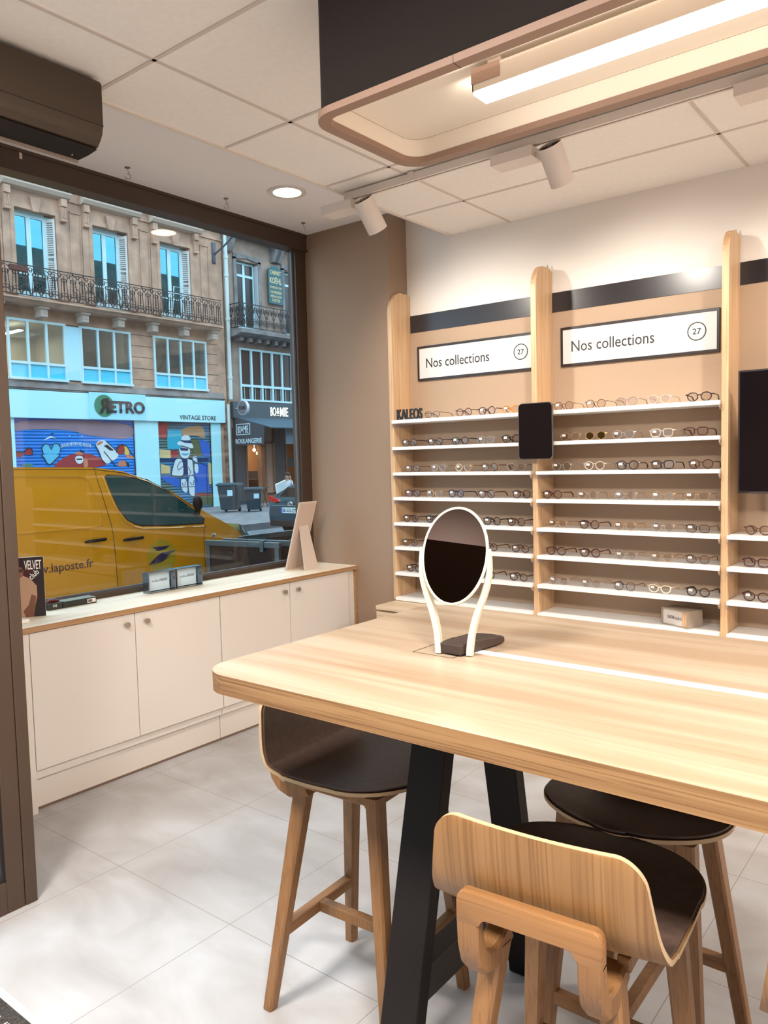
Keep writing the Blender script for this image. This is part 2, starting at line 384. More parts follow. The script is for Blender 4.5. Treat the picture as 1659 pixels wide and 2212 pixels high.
# two dark cases
t = thing('spectacle_case', 'short black open case standing right beside the dark red card', 'case', (-3.75, 2.0, ZT))
link('tray', bx(-.06, 0, .002, .082, 0, .034, bev=.003), mat('black_green_box', (.018, .020, .012), .45), t)
cs = B()
tube(cs, [(-.03, .005+.07*i/10, .034+.010*math.sin(PI*i/10)) for i in range(11)], .010, n=8)
link('bow_insert', cs, mat('dark_red_bow', (.08, .01, .01), .4), t)
lettering('mark', 'W5', .022, .014, TEXTW, t, MX(.0003, .028, .012), .0006)
t = thing('case_box', 'long dark green box with a barcode sticker lying on the window counter', 'box', (-3.75, 2.085, ZT))
link('body', bx(-.075, 0, 0, .188, 0, .032, bev=.002), MATS['black_green_box'], t)
link('lid_film', bx(-.07, -.004, .004, .184, .0322, .0335), mat('glossy_film', (.25, .45, .5), .08), t)
st = link('sticker', bx(.0002, .001, .134, .182, .006, .026), mat('label_paper', (.8, .72, .70), .6), t)
bm = B()
for i in range(11): box(bm, .001, .0014, .138+i*.0022, .1392+i*.0022+(.0006 if i % 3 else 0), .009, .023)
link('barcode', bm, TEXTB, st)
# twin-frame display with mirrored lettering
t = thing('name_display', 'chrome block with two framed name cards facing the shop window', 'display', (-3.72, 2.578, ZT))
for k, y0 in enumerate((0, .192)):
    y1 = y0+.185
    f = B()
    box(f, -.055, 0, y0, y0+.006, 0, .118); box(f, -.055, 0, y1-.006, y1, 0, .118); box(f, -.055, 0, y0+.006, y1-.006, 0, .005); box(f, -.055, 0, y0+.006, y1-.006, .113, .118)
    fr = link('frame', f, mat('dark_chrome', (.22, .24, .27), .12, .9), t)
    link('card', bx(-.05, -.046, y0+.02, y1-.012, .010, .108), mat('pale_blue_card', (.62, .78, .88), .5), fr)
    o = lettering('card_name_bold', 'GIGI', .042, .014, TEXTB, fr, MX(0, 0, 0), .0006, .015); o.scale = (1, -1, 1); o.location = (-.0459, y1-.025, .056)
    o = lettering('card_name_light', 'Studios', .062, .015, mat('grey_letter', (.10, .10, .12), .5), fr, MX(0, 0, 0), .0006); o.scale = (1, -1, 1); o.location = (-.0459, y1-.067, .055)
# easel card in the corner, turned towards the street
yaw = math.radians(9)
t = thing('easel_card', 'tall beige-backed easel card in the corner turned towards the street', 'easel card', (-3.705, 3.63, ZT), yaw)
# local x = backwards (into the room), local y = width
def lean(pts, dx): return pts
tl = math.atan2(.128, .447); LM = Matrix.Rotation(tl, 4, 'Y')
ec = bx(-.004, .004, 0, .20, 0, .47, bev=.001); bmesh.ops.transform(ec, matrix=LM, verts=ec.verts[:]); link('board', ec, mat('beige_card', (.62, .50, .42), .6), t)
ec = bx(.0042, .006, .012, .188, .012, .458); bmesh.ops.transform(ec, matrix=LM, verts=ec.verts[:]); link('back_paper', ec, mat('tan_paper', (.56, .43, .35), .7), t)
ec = bx(-.0055, -.0041, .0, .20, .0, .47); bmesh.ops.transform(ec, matrix=LM, verts=ec.verts[:]); fp = link('front_print', ec, mat('black_print', (.01, .01, .012), .4), t)
M = LM @ Matrix(((0, 0, -1, -.0056), (-1, 0, 0, .175), (0, 1, 0, .15), (0, 0, 0, 1)))
lettering('front_name', 'KALEOS', .15, .05, TEXTW, fp, M, .0006, .02, .9)
bm = B(); prism(bm, [(.05, .30), (.15, .30), (.19, .0), (.03, .0)], -.002, .002, 'x')
Ms = Matrix.Translation((.135, 0, 0)) @ Matrix.Rotation(-.16, 4, 'Y'); bmesh.ops.transform(bm, matrix=Ms, verts=bm.verts[:])
link('strut', bm, mat('strut_card', (.60, .50, .43), .6), t)

# ------------------------------------------------------------------ ceiling items by the window
bm = cyl(B(), (0, 0, 0), (0, 0, -.008), .112, .105, 40)
def ring(r0, r1, z0, z1, n=40):
    b = B(); L = [[b.verts.new((r*math.cos(2*PI*i/n), r*math.sin(2*PI*i/n), z)) for i in range(n)] for r, z in ((r1, z0), (r1, z1), (r0, z1), (r0, z0))]
    for k in range(4):
        a = L[k]; c = L[(k+1) % 4]
        for i in range(n): b.faces.new((a[i], a[(i+1) % n], c[(i+1) % n], c[i]))
    return b
bm.free()
t = thing('downlight', 'round lit downlight recessed in the plaster ceiling by the window', 'ceiling light', (-3.292, 3.342, ZS-.003))
link('trim_ring', ring(.082, .112, 0, -.007), mat('light_ring', (.75, .70, .65), .4), t, True)
link('diffuser', cyl(B(), (0, 0, 0), (0, 0, -.003), .0815, n=40), mat('lit_diffuser', (1, 1, 1), .5, emis=(1, .93, .80), estr=16), t)
hk = []
for (x, y, lab) in ((-3.644, 2.512, 'small wire hook in the ceiling nearest the air curtain'), (-3.639, 3.178, 'small wire hook in the ceiling, middle of the three along the window'), (-3.637, 3.834, 'small wire hook in the ceiling nearest the brown wall')):
    b = B(); cyl(b, (0, 0, 0), (0, 0, -.004), .014, n=12)
    tube(b, [(0, 0, -.004), (0, 0, -.018), (0, .010, -.026), (0, -.002, -.034)]+[(0, .0 + .014*math.sin(a), -.048 + .014*math.cos(a)) for a in [PI*.1*i for i in range(0, 16)]], .0022, n=6)
    o = link('ceiling_hook', b, NICKEL, None, True, (x, y, ZS-.003)); o.rotation_euler = (0, 0, -.6); tag(o, lab, 'hook', 'wire hooks in the ceiling along the window')
# air curtain
prof = [(-2.75, 2.985), (-2.585, 2.985), (-2.573, 2.972), (-2.573, 2.828), (-2.5735, 2.825), (-2.5735, 2.823), (-2.576, 2.82), (-2.580, 2.80), (-2.592, 2.782), (-2.612, 2.762), (-2.655, 2.752), (-2.70, 2.752), (-2.75, 2.752)]
t = thing('air_curtain', 'dark brown air curtain casing hung under the ceiling above the entrance', 'air curtain', (-2.66, .6, 2.75))
bm = B(); prism(bm, [(x+2.66, z-2.75) for x, z in prof], -1.0, 1.08, 'y'); link('casing', bm, mat('dark_brown_casing', (.045, .028, .017), .5), t, False)
link('panel_seam', bx(.0868, .0885, -1.0, 1.081, .0735, .0755), TEXTB, t)
bm = B(); prism(bm, [(.045, .004), (-.02, -.002), (-.085, -.002), (-.085, .002)], -1.0, 1.079, 'y'); link('air_outlet', bm, mat('outlet_dark', (.006, .003, .004), .8), t)
link('outlet_lip', box(bx(-.09, -.083, -1.0, 1.079, -.012, .004), -.05, -.044, 1.03, 1.034, -.008, .002), mat('lip_grey', (.30, .24, .2), .5), t)

# ------------------------------------------------------------------ entrance mat
t = thing('entrance_mat', 'striped dark entrance mat in a pale metal frame at lower left corner', 'doormat', (-2.6, .4, 0))
bm = B(); box(bm, -.14, .926, .628, .652, 0, .005); box(bm, .90, .926, -.6, .628, 0, .005); link('metal_frame', bm, mat('pale_metal', (.75, .73, .70), .35, .3), t)
bm = bx(-.14, .90, -.6, .628, 0, .003); link('carpet', bm, nz('mat_black', (.015, .012, .010), (.06, .05, .045), 150, rough=.9), t)
bm = B()
for i in range(20):
    x = -.13+i*.052
    box(bm, x, x+.004, -.6, .59, .003, .0045); box(bm, x+.010, x+.014, -.6, .59, .003, .0045)
link('ribs', bm, mat('mat_rib', (.6, .55, .5), .6), t)

# ================================================================== DISPLAY WALL
XP = (-3.0965, -2.0735, -1.048, .0)      # uprights
bays = ((-3.080, -2.090), (-2.057, -1.065), (-1.031, -.02))
def upright(x, lab):
    t = thing('wooden_upright', lab, 'shelf upright', (x, 4.245, .672), 0, 'tall wooden uprights of the display wall')
    pts = [(0, 0), (-.208, 0), (-.208, 1.86)] + [(-.208+.105-.105*math.cos(a), 1.86+.14*math.sin(a)) for a in [PI/2*i/8 for i in range(1, 9)]] + [(-.03, 2.0), (0, 1.985)]
    b = B(); prism(b, pts, -.016, .016, 'x', bev=.0015, seg=1); link('board', b, POSTW, t)
    link('hook_screw', tube(cyl(B(), (0, -.025, 1.99), (0, -.025, 2.012), .005, n=8), [(0, -.025+.006*math.sin(a), 2.016+.006*math.cos(a)) for a in [.3*i for i in range(18)]], .0025, n=5), NICKEL, t)
    return t
upright(XP[0], 'tall wooden upright against the brown wall, left end of the display')
upright(XP[1], 'tall wooden upright behind the black tablet, between the two signs')
upright(XP[2], 'tall wooden upright beside the large black screen')
upright(XP[3], 'tall wooden upright to the right of the large black screen')
struct('wall_panel', bx(-3.08, XR, YB-.003, YB, .66, 2.424), TAUPE)
ORD = ['topmost', 'second', 'third', 'fourth', 'fifth', 'sixth', 'seventh', 'lowest']
ZSH = [1.845, 1.673, 1.508, 1.348, 1.184, 1.026, .858, .693]
BAYN = ['left bay by the brown wall', 'middle bay under the larger sign', 'right bay under the black screen']
brk = {}
for b_, (x0, x1) in enumerate(bays):
    for r, z in enumerate(ZSH):
        if b_ == 2 and r < 4: continue
        lab = '%s white shelf board in the %s' % (ORD[r], BAYN[b_]) if b_ < 2 else '%s white shelf board in the %s' % (['top', 'second', 'third', 'lowest'][r-4], BAYN[b_])
        t = thing('display_shelf', lab, 'shelf', ((x0+x1)/2, 4.24, z), 0, 'white shelf boards of the display wall')
        hw = (x1-x0)/2
        link('board', bx(-hw+.001, hw-.001, -.228, 0, -.020 if r else -.022, 0, bev=.001), SHELFW, t)
        for s in ((-1, 1) if r < 7 else ()):
            bb = B(); prism(bb, [(-.222, -.0205), (-.02, -.0205), (-.02, -.045), (-.205, -.045), (-.222, -.032)], min(s*(hw-.0005), s*(hw-.006)), max(s*(hw-.0005), s*(hw-.006)), 'x')
            link('bracket', bb, mat('grey_bracket', (.40, .30, .24), .5), t)
# base cabinets
for k, (x0, x1, lab) in enumerate(((-3.085, -2.07, 'low oak base cabinet at the left end of the display wall'), (-2.068, -1.05, 'low oak base cabinet in the middle of the display wall'), (-1.048, -.02, 'low oak base cabinet under the right bay of the display wall'))):
    t = thing('base_cabinet', lab, 'cabinet', ((x0+x1)/2, 4.24, 0), 0, 'low oak base cabinets of the display wall'); hw = (x1-x0)/2
    link('top', bx(-hw, hw, -.43, 0, .645, .670, bev=.001), CABTW, t)
    link('body', bx(-hw, hw, -.405, -.001, .02, .644), CABTW, t)
    for j in range(2):
        z0 = .33*j+.03
        link('drawer_front', bx(-hw+.001, hw-.001, -.426, -.406, z0, z0+.297 if j == 0 else .632, bev=.001), CABTW, t)
# KALEOS letters
lt = lettering('shelf_name', 'KALEOS', .196, .068, TEXTB, None, MY(0, 0, 0), .014, .014, 1.0)
lt.location = (-3.050, 4.045, 1.8455); tag(lt, 'black block letters standing at the left end of the topmost shelf', 'letters')
# signs
def sign(x0, x1, lab, tx, cx):
    t = thing('wall_sign', lab, 'sign', (x0, YB-.002, 2.105), 0, 'white framed signs on the display wall'); w = x1-x0
    f = B()
    box(f, 0, w, -.014, 0, 0, .014); box(f, 0, w, -.014, 0, .209, .223); box(f, 0, .013, -.014, 0, .014, .209); box(f, w-.013, w, -.014, 0, .014, .209)
    link('frame', f, mat('black_frame', (.02, .012, .010), .4), t)
    link('panel', bx(.013, w-.013, -.010, -.001, .014, .209), mat('sign_white', (.66, .65, .655), .6), t)
    lettering('sign_text', 'Nos collections', .475, .062, mat('sign_ink', (.02, .018, .016), .5), t, MY(tx-x0, -.010, .080), .0008, .004)
    n = 40; rg = B(); R1, R0 = .0480, .0425; c = Vector((cx-x0, -.0105, .115))
    L = [[rg.verts.new(c+Vector((r*math.cos(2*PI*i/n), y, r*math.sin(2*PI*i/n)))) for i in range(n)] for r, y in ((R0, 0), (R1, 0), (R1, -.0008), (R0, -.0008))]
    for k in range(4):
        a = L[k]; d = L[(k+1) % 4]
        for i in range(n): rg.faces.new((a[i], a[(i+1) % n], d[(i+1) % n], d[i]))
    link('number_ring', rg, MATS['sign_ink'], t)
    lettering('number', '27', .044, .031, MATS['sign_ink'], t, MY(cx-x0-.022, -.010, .0995), .0008, .012)
    return t
sign(-3.022, -2.147, 'white sign reading Nos collections, partly behind the upright with the tablet', -2.955, -2.262)
sign(-2.002, -1.127, 'white sign reading Nos collections, fully visible above the middle bay', -1.936, -1.240)
# tablet on the upright
t = thing('tablet', 'black tablet mounted upright in front of the middle wooden upright', 'tablet', (-2.035, 3.97, 1.575))
b = B(); prism(b, rrect(-.105, .105, 0, .316, .022), 0, .014, 'y', bev=.003, seg=2); link('body', b, mat('tablet_edge', (.18, .15, .14), .3, .6), t)
b = B(); prism(b, rrect(-.101, .101, .004, .312, .019), -.0015, .0005, 'y'); link('screen', b, SCREEN, t)
link('mount', box(bx(-.052, -.026, .0145, .064, .12, .20), -.052, -.026, .05, .064, .08, .24), BLACKM, t)
# big screen
t = thing('wall_screen', 'large black television screen hung at right above the shelves', 'television', (-.975, 3.985, 1.392))
b = B(); prism(b, rrect(0, .98, 0, .583, .004, 2), 0, .03, 'y', bev=.002, seg=1); link('body', b, mat('screen_frame', (.01, .006, .006), .35), t)
link('display', bx(.008, .972, -.001, .0005, .012, .575), SCREEN, t)
link('lower_bezel', bx(.05, .93, -.0015, -.0009, .0035, .0055), mat('bezel_line', (.12, .08, .08), .4), t)
link('wall_bracket', bx(.30, .68, .0305, .254, .15, .45), BLACKM, t)
# angled name block on the lowest shelf
t = thing('name_block', 'taupe block with an angled name card on the lowest middle shelf', 'display block', (-1.275, 4.112, .6932), math.radians(-24))
b = B(); box(b, -.085, .085, -.055, .055, 0, .006); box(b, -.085, .085, -.055, .055, .084, .090); box(b, .079, .085, -.055, .055, .006, .084)
box(b, -.085, -.079, -.055, .055, .006, .084); link('shell', b, mat('taupe_card', (.30, .24, .19), .5), t)
link('card', bx(-.078, .045, -.050, -.046, .0065, .083), mat('greyish_card', (.55, .50, .47), .5), t)
link('inner_wall', bx(.045, .0785, -.048, -.044, .0065, .083), POSTW, t)
lettering('card_name_bold', 'GIGI', .040, .016, TEXTB, t, MY(-.050, -.0502, .038), .0006, .015)
lettering('card_name_light', 'Studios', .054, .017, MATS['grey_letter'], t, MY(-.0095, -.0502, .037), .0006)

# ------------------------------------------------------------------ spectacles
def poly_round(c, n=20):
    return c
def rim_shape(kind, n=22):
    out = []
    for i in range(n):
        a = 2*PI*i/n; ca, sa = math.cos(a), math.sin(a)
        if kind == 'round': x, z = .0235*ca, .0225*sa
        elif kind == 'panto':
            x = .0245*ca*(1+.10*sa); z = .0215*sa
        elif kind == 'square':
            p = 3.6; q = (abs(ca)**p+abs(sa)**p)**(-1/p); x, z = .0245*q*ca*(1+.07*sa), .0195*q*sa
        elif kind == 'hexagonal':
            s = math.cos(PI/6)/math.cos((a+PI/6) % (PI/3)-PI/6); x, z = .0255*s*ca, .0225*s*sa
        elif kind == 'cat-eye':
            x = .025*ca*(1+.12*sa); z = .019*sa + (.007*max(0, ca)**2 if sa > 0 else 0)
        elif kind == 'octagonal':
            s = math.cos(PI/8)/math.cos((a) % (PI/4)-PI/8); x, z = .0250*s*ca, .0220*s*sa
        out.append((x, z))
    return out
FC = {'black': (.016, .012, .012), 'dark brown': (.05, .018, .014), 'tortoise': (.09, .035, .015), 'amber': (.62, .22, .02), 'gold': (.62, .40, .20), 'silver': (.55, .50, .46),
      'clear': (.45, .38, .32), 'burgundy': (.05, .012, .013), 'cream': (.75, .66, .50), 'grey': (.28, .22, .18), 'navy': (.02, .02, .05)}
for k, v in FC.items(): mat('frame_'+k.replace(' ', '_'), v, .28 if k not in ('gold', 'silver') else .25, .85 if k in ('gold', 'silver') else 0)
TAGM = mat('price_tag', (.74, .70, .68), .6)
TINT = glass('tinted_lens', (.45, .40, .22), .06, .9)
proto = {}
def make_glasses(kind, colr, thin, tint, tagged):
    m = MATS['frame_'+colr.replace(' ', '_')]; r = .0015 if thin else .0028
    tm = m if colr not in ('clear', 'cream') else m
    t = bpy.data.objects.new('eyeglasses', None); COL.objects.link(t); t.empty_display_size = .03
    sh = rim_shape(kind); zc = .0225 + r
    f = B()
    for s in (-1, 1):
        tube(f, [(s*(.0325+x), -.0, zc+z) for x, z in sh], r, True, 6)
        tube(f, [(s*.0555, 0, zc+.012), (s*.0655, .002, zc+.012), (s*.067, .007, zc+.012)], r*1.1, n=5)
    tube(f, [(-.0100, 0, zc+.006), (-.005, -.001, zc+.0095), (.005, -.001, zc+.0095), (.0100, 0, zc+.006)], r*1.05, n=6)
    for s in (-1, 1): tube(f, [(s*.0095, .001, zc+.001), (s*.0075, .006, zc-.004), (s*.0085, .007, zc-.010)], .0011, n=5)
    link('frame_front', f, m, t, True)
    for s in (-1, 1):
        tp = tube(B(), [(s*.067, .007, zc+.012), (s*.066, .06, zc+.011), (s*.064, .105, zc+.008), (s*.062, .125, zc-.004), (s*.060, .137, zc-.018)], [r*1.05, r*1.05, r*1.2, r*1.3, r*1.2], n=6)
        link('temple', tp, m, t, True)
        ln = B(); prism(ln, [(s*(.0325)+x*.96*s, zc+z*.96) for x, z in sh], -.0006, .0006, 'y'); link('lens', ln, TINT if tint else LENS, t)
    if tagged: link('price_tag', bx(-.0485, -.0285, -.0016, -.0008, zc+.001, zc+.013), TAGM, t)
    return t
GL = {  # (bay, row): [(x, shape, colour, thin, tinted, tagged, yaw)]
 (0, 0): [(-2.795, 'cat-eye', 'black', 1, 0, 0), (-2.563, 'round', 'tortoise', 0, 0, 0), (-2.401, 'round', 'dark brown', 0, 0, 1), (-2.235, 'panto', 'amber', 0, 0, 1)],
 (0, 1): [(-2.974, 'round', 'dark brown', 0, 0, 1), (-2.774, 'hexagonal', 'dark brown', 0, 0, 1), (-2.592, 'octagonal', 'black', 0, 0, 1), (-2.409, 'square', 'grey', 1, 0, 1), (-2.24, 'panto', 'black', 0, 0, 1)],
 (0, 2): [(-2.96, 'square', 'dark brown', 1, 0, 1), (-2.76, 'panto', 'grey', 0, 0, 1), (-2.577, 'panto', 'gold', 0, 0, 1), (-2.386, 'round', 'tortoise', 0, 0, 1), (-2.209, 'panto', 'grey', 1, 0, 0)],
 (0, 3): [(-2.959, 'square', 'burgundy', 0, 0, 1), (-2.794, 'square', 'gold', 1, 0, 1), (-2.629, 'round', 'navy', 0, 0, 1), (-2.41, 'round', 'dark brown', 0, 0, 1), (-2.178, 'round', 'dark brown', 0, 0, 1)],
 (0, 4): [(-2.979, 'panto', 'dark brown', 0, 0, 1), (-2.802, 'round', 'black', 0, 0, 1), (-2.379, 'round', 'black', 0, 0, 1), (-2.212, 'round', 'dark brown', 0, 0, 1)],
 (0, 5): [(-2.992, 'octagonal', 'tortoise', 0, 0, 1), (-2.401, 'octagonal', 'dark brown', 0, 0, 0), (-2.192, 'hexagonal', 'dark brown', 0, 0, 1)],
 (0, 6): [(-2.962, 'octagonal', 'black', 0, 0, 1), (-2.42, 'round', 'black', 0, 0, 0), (-2.2, 'hexagonal', 'dark brown', 0, 0, 1)],
 (1, 0): [(-1.909, 'round', 'dark brown', 1, 0, 1), (-1.722, 'round', 'black', 1, 0, 1), (-1.549, 'panto', 'grey', 0, 0, 0), (-1.377, 'panto', 'clear', 0, 0, 0), (-1.178, 'panto', 'black', 0, 0, 0)],
 (1, 1): [(-1.87, 'panto', 'gold', 1, 0, 1), (-1.721, 'hexagonal', 'gold', 1, 1, 0), (-1.568, 'panto', 'silver', 1, 0, 1), (-1.365, 'square', 'clear', 0, 0, 1), (-1.192, 'square', 'burgundy', 0, 0, 0)],
 (1, 2): [(-1.92, 'round', 'silver', 1, 0, 1), (-1.728, 'panto', 'clear', 0, 0, 1), (-1.542, 'round', 'black', 0, 0, 1), (-1.358, 'square', 'black', 0, 0, 1), (-1.167, 'panto', 'dark brown', 0, 0, 1)],
 (1, 3): [(-1.978, 'round', 'burgundy', 0, 0, 1), (-1.77, 'round', 'grey', 1, 0, 1), (-1.558, 'round', 'silver', 1, 0, 1), (-1.358, 'round', 'gold', 1, 0, 1), (-1.187, 'square', 'gold', 1, 0, 1)],
 (1, 4): [(-1.954, 'octagonal', 'gold', 1, 0, 1), (-1.759, 'round', 'burgundy', 0, 0, 1), (-1.559, 'round', 'gold', 1, 0, 1), (-1.358, 'round', 'silver', 1, 0, 1), (-1.18, 'square', 'black', 1, 0, 1)],
 (1, 5): [(-1.96, 'panto', 'burgundy', 0, 0, 0), (-1.76, 'round', 'burgundy', 0, 0, 1), (-1.555, 'round', 'silver', 1, 0, 1), (-1.366, 'square', 'gold', 1, 0, 1), (-1.183, 'hexagonal', 'dark brown', 1, 0, 1)],
 (1, 6): [(-1.949, 'round', 'silver', 1, 0, 1), (-1.753, 'panto', 'grey', 1, 0, 1), (-1.561, 'round', 'navy', 1, 0, 1), (-1.373, 'cat-eye', 'cream', 0, 0, 1), (-1.179, 'octagonal', 'black', 0, 0, 1)],
 (2, 4): [(-.900, 'panto', 'tortoise', 0, 0, 0), (-.70, 'round', 'black', 0, 0, 1)],
 (2, 5): [(-.905, 'square', 'burgundy', 0, 0, 0), (-.70, 'panto', 'black', 0, 0, 1)],
 (2, 6): [(-.905, 'panto', 'dark brown', 0, 0, 1), (-.70, 'square', 'black', 0, 0, 1)],
}
POSN = ['leftmost', 'second', 'third', 'fourth', 'fifth']
ROWN = ['topmost shelf', 'second shelf from the top', 'third shelf from the top', 'fourth shelf from the top', 'fifth shelf from the top', 'sixth shelf from the top', 'seventh shelf from the top']
BAYS = ['left bay', 'middle bay', 'right bay']
for (b_, r), lst in GL.items():
    for i, (x, kind, colr, thin, tint, tg) in enumerate(lst):
        if b_ == 2 and i > 0: continue
        key = (kind, colr, thin, tint, tg)
        if key not in proto: proto[key] = make_glasses(*key); t = proto[key]
        else: t = copy_tree(proto[key])
        t.location = (x, 4.068+random.uniform(-.006, .006), ZSH[r]+.0002); t.rotation_euler = (0, 0, random.uniform(-.10, .04))
        n = len(lst)
        pos = POSN[i] if i == 0 else ('rightmost' if i == n-1 else POSN[i]+' from the left')
        if b_ == 2: pos, rown = 'leftmost visible', ['', '', '', '', 'top shelf', 'second shelf', 'third shelf'][r]+' below the black screen'
        else: rown = ROWN[r]+' of '+BAYS[b_]
        t['label'] = '%s %s %s, %s, %s' % (colr, kind, 'tinted eyeglasses' if tint else 'eyeglasses', pos, rown)
        t['category'] = 'eyeglasses'; t['group'] = 'eyeglasses on the display shelves'

# ================================================================== TABLE
ZTB, X0, Y0, Y1 = 1.08, -1.580, 1.222, 2.270
X1 = 1.15
t = thing('high_table', 'large oak-topped high table on black trestle legs', 'table', (0, 1.746, 0))
dy = 1.746
out = rrect(X0, X1, Y0-dy, Y1-dy, (.1, .1, .1, .1), 10)
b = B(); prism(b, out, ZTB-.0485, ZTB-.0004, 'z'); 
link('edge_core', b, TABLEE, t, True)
SX0, SX1, SY0, SY1 = -1.094, 1.02, 1.742-dy, 1.775-dy      # socket channel
LX0, LX1, LY0, LY1 = -1.223, -1.094, 1.662-dy, 1.862-dy    # lid
b = B(); prism(b, rrect(X0+.0003, X1-.0003, Y0-dy+.0003, Y1-dy-.0003, (.1,)*4, 10), ZTB-.0004, ZTB, 'z'); link('top_face', b, TABLEW, t)
link('socket_strip', bx(SX0, SX1, SY0, SY1, ZTB, ZTB+.0012), mat('strip_white', (.82, .84, .85), .35), t)
b = B()
for (a0, a1, c0, c1) in ((LX0, LX0+.003, LY0, LY1), (LX1-.003, LX1, LY0, LY1), (LX0, LX1, LY0, LY0+.003), (LX0, LX1, LY1-.003, LY1)): box(b, a0, a1, c0, c1, ZTB, ZTB+.0006)
link('lid_gap', b, mat('gap_dark', (.10, .06, .03), .8), t)
def leg_path(yf, yt): return [(0, yf, 0), (0, yt, ZTB-.05)]
for xc in (-1.106, .72):
    for (yf, yt) in ((1.354-dy, 1.597-dy), (2.045-dy, 1.85-dy)):
        b = B(); yy = (.055 if yf < 0 else -.055)
        box(b, 0, 0.001, 0, .001, 0, .001); b.clear()
        w = .052
        y_a, y_b = yf, yt
        vs = []
        P = []
        for (yy, z) in ((y_a, 0), (y_b, ZTB-.05)):
            s = 1
            for (dx, dyy) in ((-w, 0), (w, 0), (w, .045), (-w, .045)): P.append(b.verts.new((xc+dx, yy+dyy - (0 if yf < 0 else .0), z)))
        for q in ((0, 1, 2, 3), (7, 6, 5, 4), (0, 4, 5, 1), (1, 5, 6, 2), (2, 6, 7, 3), (3, 7, 4, 0)): b.faces.new([P[i] for i in q])
        bmesh.ops.bevel(b, geom=b.edges[:], offset=.002, segments=1, affect='EDGES')
        link('leg', b, BLACK, t)
    link('cross_bar', bx(xc-.005, xc+.0515, 1.46-dy, 2.02-dy, .285, .372, bev=.002), BLACKM, t)
link('under_rail', bx(-1.1, .70, 1.70-dy, 1.80-dy, ZTB-.12, ZTB-.05), BLACKM, t)

# table mirror ------------------------------------------------------
t = thing('table_mirror', 'oval table mirror in a cream frame on a dark curved base', 'mirror', (-1.116, 1.712, ZTB), math.radians(13))
Mt = Matrix.Rotation(math.radians(-17), 4, 'X')      # face tilted upwards
a_, b__ = .0885, .128; zc = .2615; yoff = -.018
el = lambda r, k: [(a_*r*math.cos(2*PI*i/k)*(1+.045*math.sin(2*PI*i/k)), b__*r*math.sin(2*PI*i/k)) for i in range(k)]
def tilt(bm, y=0): bmesh.ops.transform(bm, matrix=Matrix.Translation((0, y, zc)) @ Mt, verts=bm.verts[:]); return bm
b = B(); prism(b, el(.975, 56), 0, .004, 'y'); link('mirror_glass', tilt(b), MIRROR, t)
b = B(); tube(b, [(x, .003, z) for x, z in el(1.0, 56)], .0042, True, 8); prism(b, el(1.0, 56), .0045, .007, 'y'); link('rim', tilt(b), CREAMP, t, True)
for s in (-1, 1):
    path = []; 
    for (x, y, z) in ((.0945, .006, .280), (.0955, .005, .245), (.092, .003, .205), (.080, 0, .160), (.062, -.004, .110), (.049, -.008, .060), (.044, -.012, .020), (.043, -.014, .0015)):
        path.append((s*x, y, z))
    sm = []
    for i in range(len(path)-1):
        for k in range(4):
            u = k/4; p0 = path[max(i-1, 0)]; p1 = path[i]; p2 = path[i+1]; p3 = path[min(i+2, len(path)-1)]
            sm.append(tuple(.5*((2*p1[j])+(-p0[j]+p2[j])*u+(2*p0[j]-5*p1[j]+4*p2[j]-p3[j])*u*u+(-p0[j]+3*p1[j]-3*p2[j]+p3[j])*u**3) for j in range(3)))
    sm.append(path[-1]); n = len(sm)
    b = B(); sweep(b, sm, [.012+.010*min(1, i/(n*.3)) for i in range(n)], [.006+.010*min(1, i/(n*.35)) for i in range(n)], side=(0, 1, 0)); link('arm', b, CREAMP, t, True)
b = B(); prism(b, [(-.032, -.030), (.032, -.030), (.035, .02), (.044, .12), (.040, .165), (.020, .185), (-.012, .185), (-.034, .165), (-.044, .12), (-.035, .02)], .004, .032, 'z', bev=.004, seg=2)
for v in b.verts:
    if v.co.z > .02 and v.co.y > .10: v.co.z -= (v.co.y-.10)*.18
bmesh.ops.rotate(b, verts=b.verts[:], cent=(0, -.01, 0), matrix=Matrix.Rotation(math.radians(-17), 3, 'Z'))
link('base', b, mat('dark_brown_base', (.035, .02, .016), .45), t)

# ================================================================== STOOLS
def profile(n=44):
    """side profile of the shell in local (y, z): back top -> bend -> seat front"""
    C = [(-.260, .930), (-.254, .87), (-.243, .80), (-.229, .762), (-.203, .731), (-.160, .7175), (-.10, .714), (-.03, .714), (.06, .718), (.14, .721), (.19, .7195), (.215, .715)]
    pts = []
    for i in range(len(C)-1):
        p0 = C[max(i-1, 0)]; p1 = C[i]; p2 = C[i+1]; p3 = C[min(i+2, len(C)-1)]
        for k in range(5):
            u = k/5; pts.append(tuple(.5*((2*p1[j])+(-p0[j]+p2[j])*u+(2*p0[j]-5*p1[j]+4*p2[j]-p3[j])*u*u+(-p0[j]+3*p1[j]-3*p2[j]+p3[j])*u**3) for j in range(2)))
    pts.append(C[-1]); return pts
PR = profile()
LEN = [0.0]
for i in range(1, len(PR)): LEN.append(LEN[-1]+math.hypot(PR[i][0]-PR[i-1][0], PR[i][1]-PR[i-1][1]))
LT = LEN[-1]
def at_len(s):
    s = max(0, min(LT, s))
    for i in range(1, len(LEN)):
        if s <= LEN[i]+1e-9:
            u = (s-LEN[i-1])/max(1e-9, LEN[i]-LEN[i-1]); a, b = PR[i-1], PR[i]
            ty, tz = b[0]-a[0], b[1]-a[1]; L = math.hypot(ty, tz)
            return (a[0]+ty*u, a[1]+tz*u), (-tz/L, ty/L)      # point, normal towards the sitter
    return PR[-1], (0, 1)
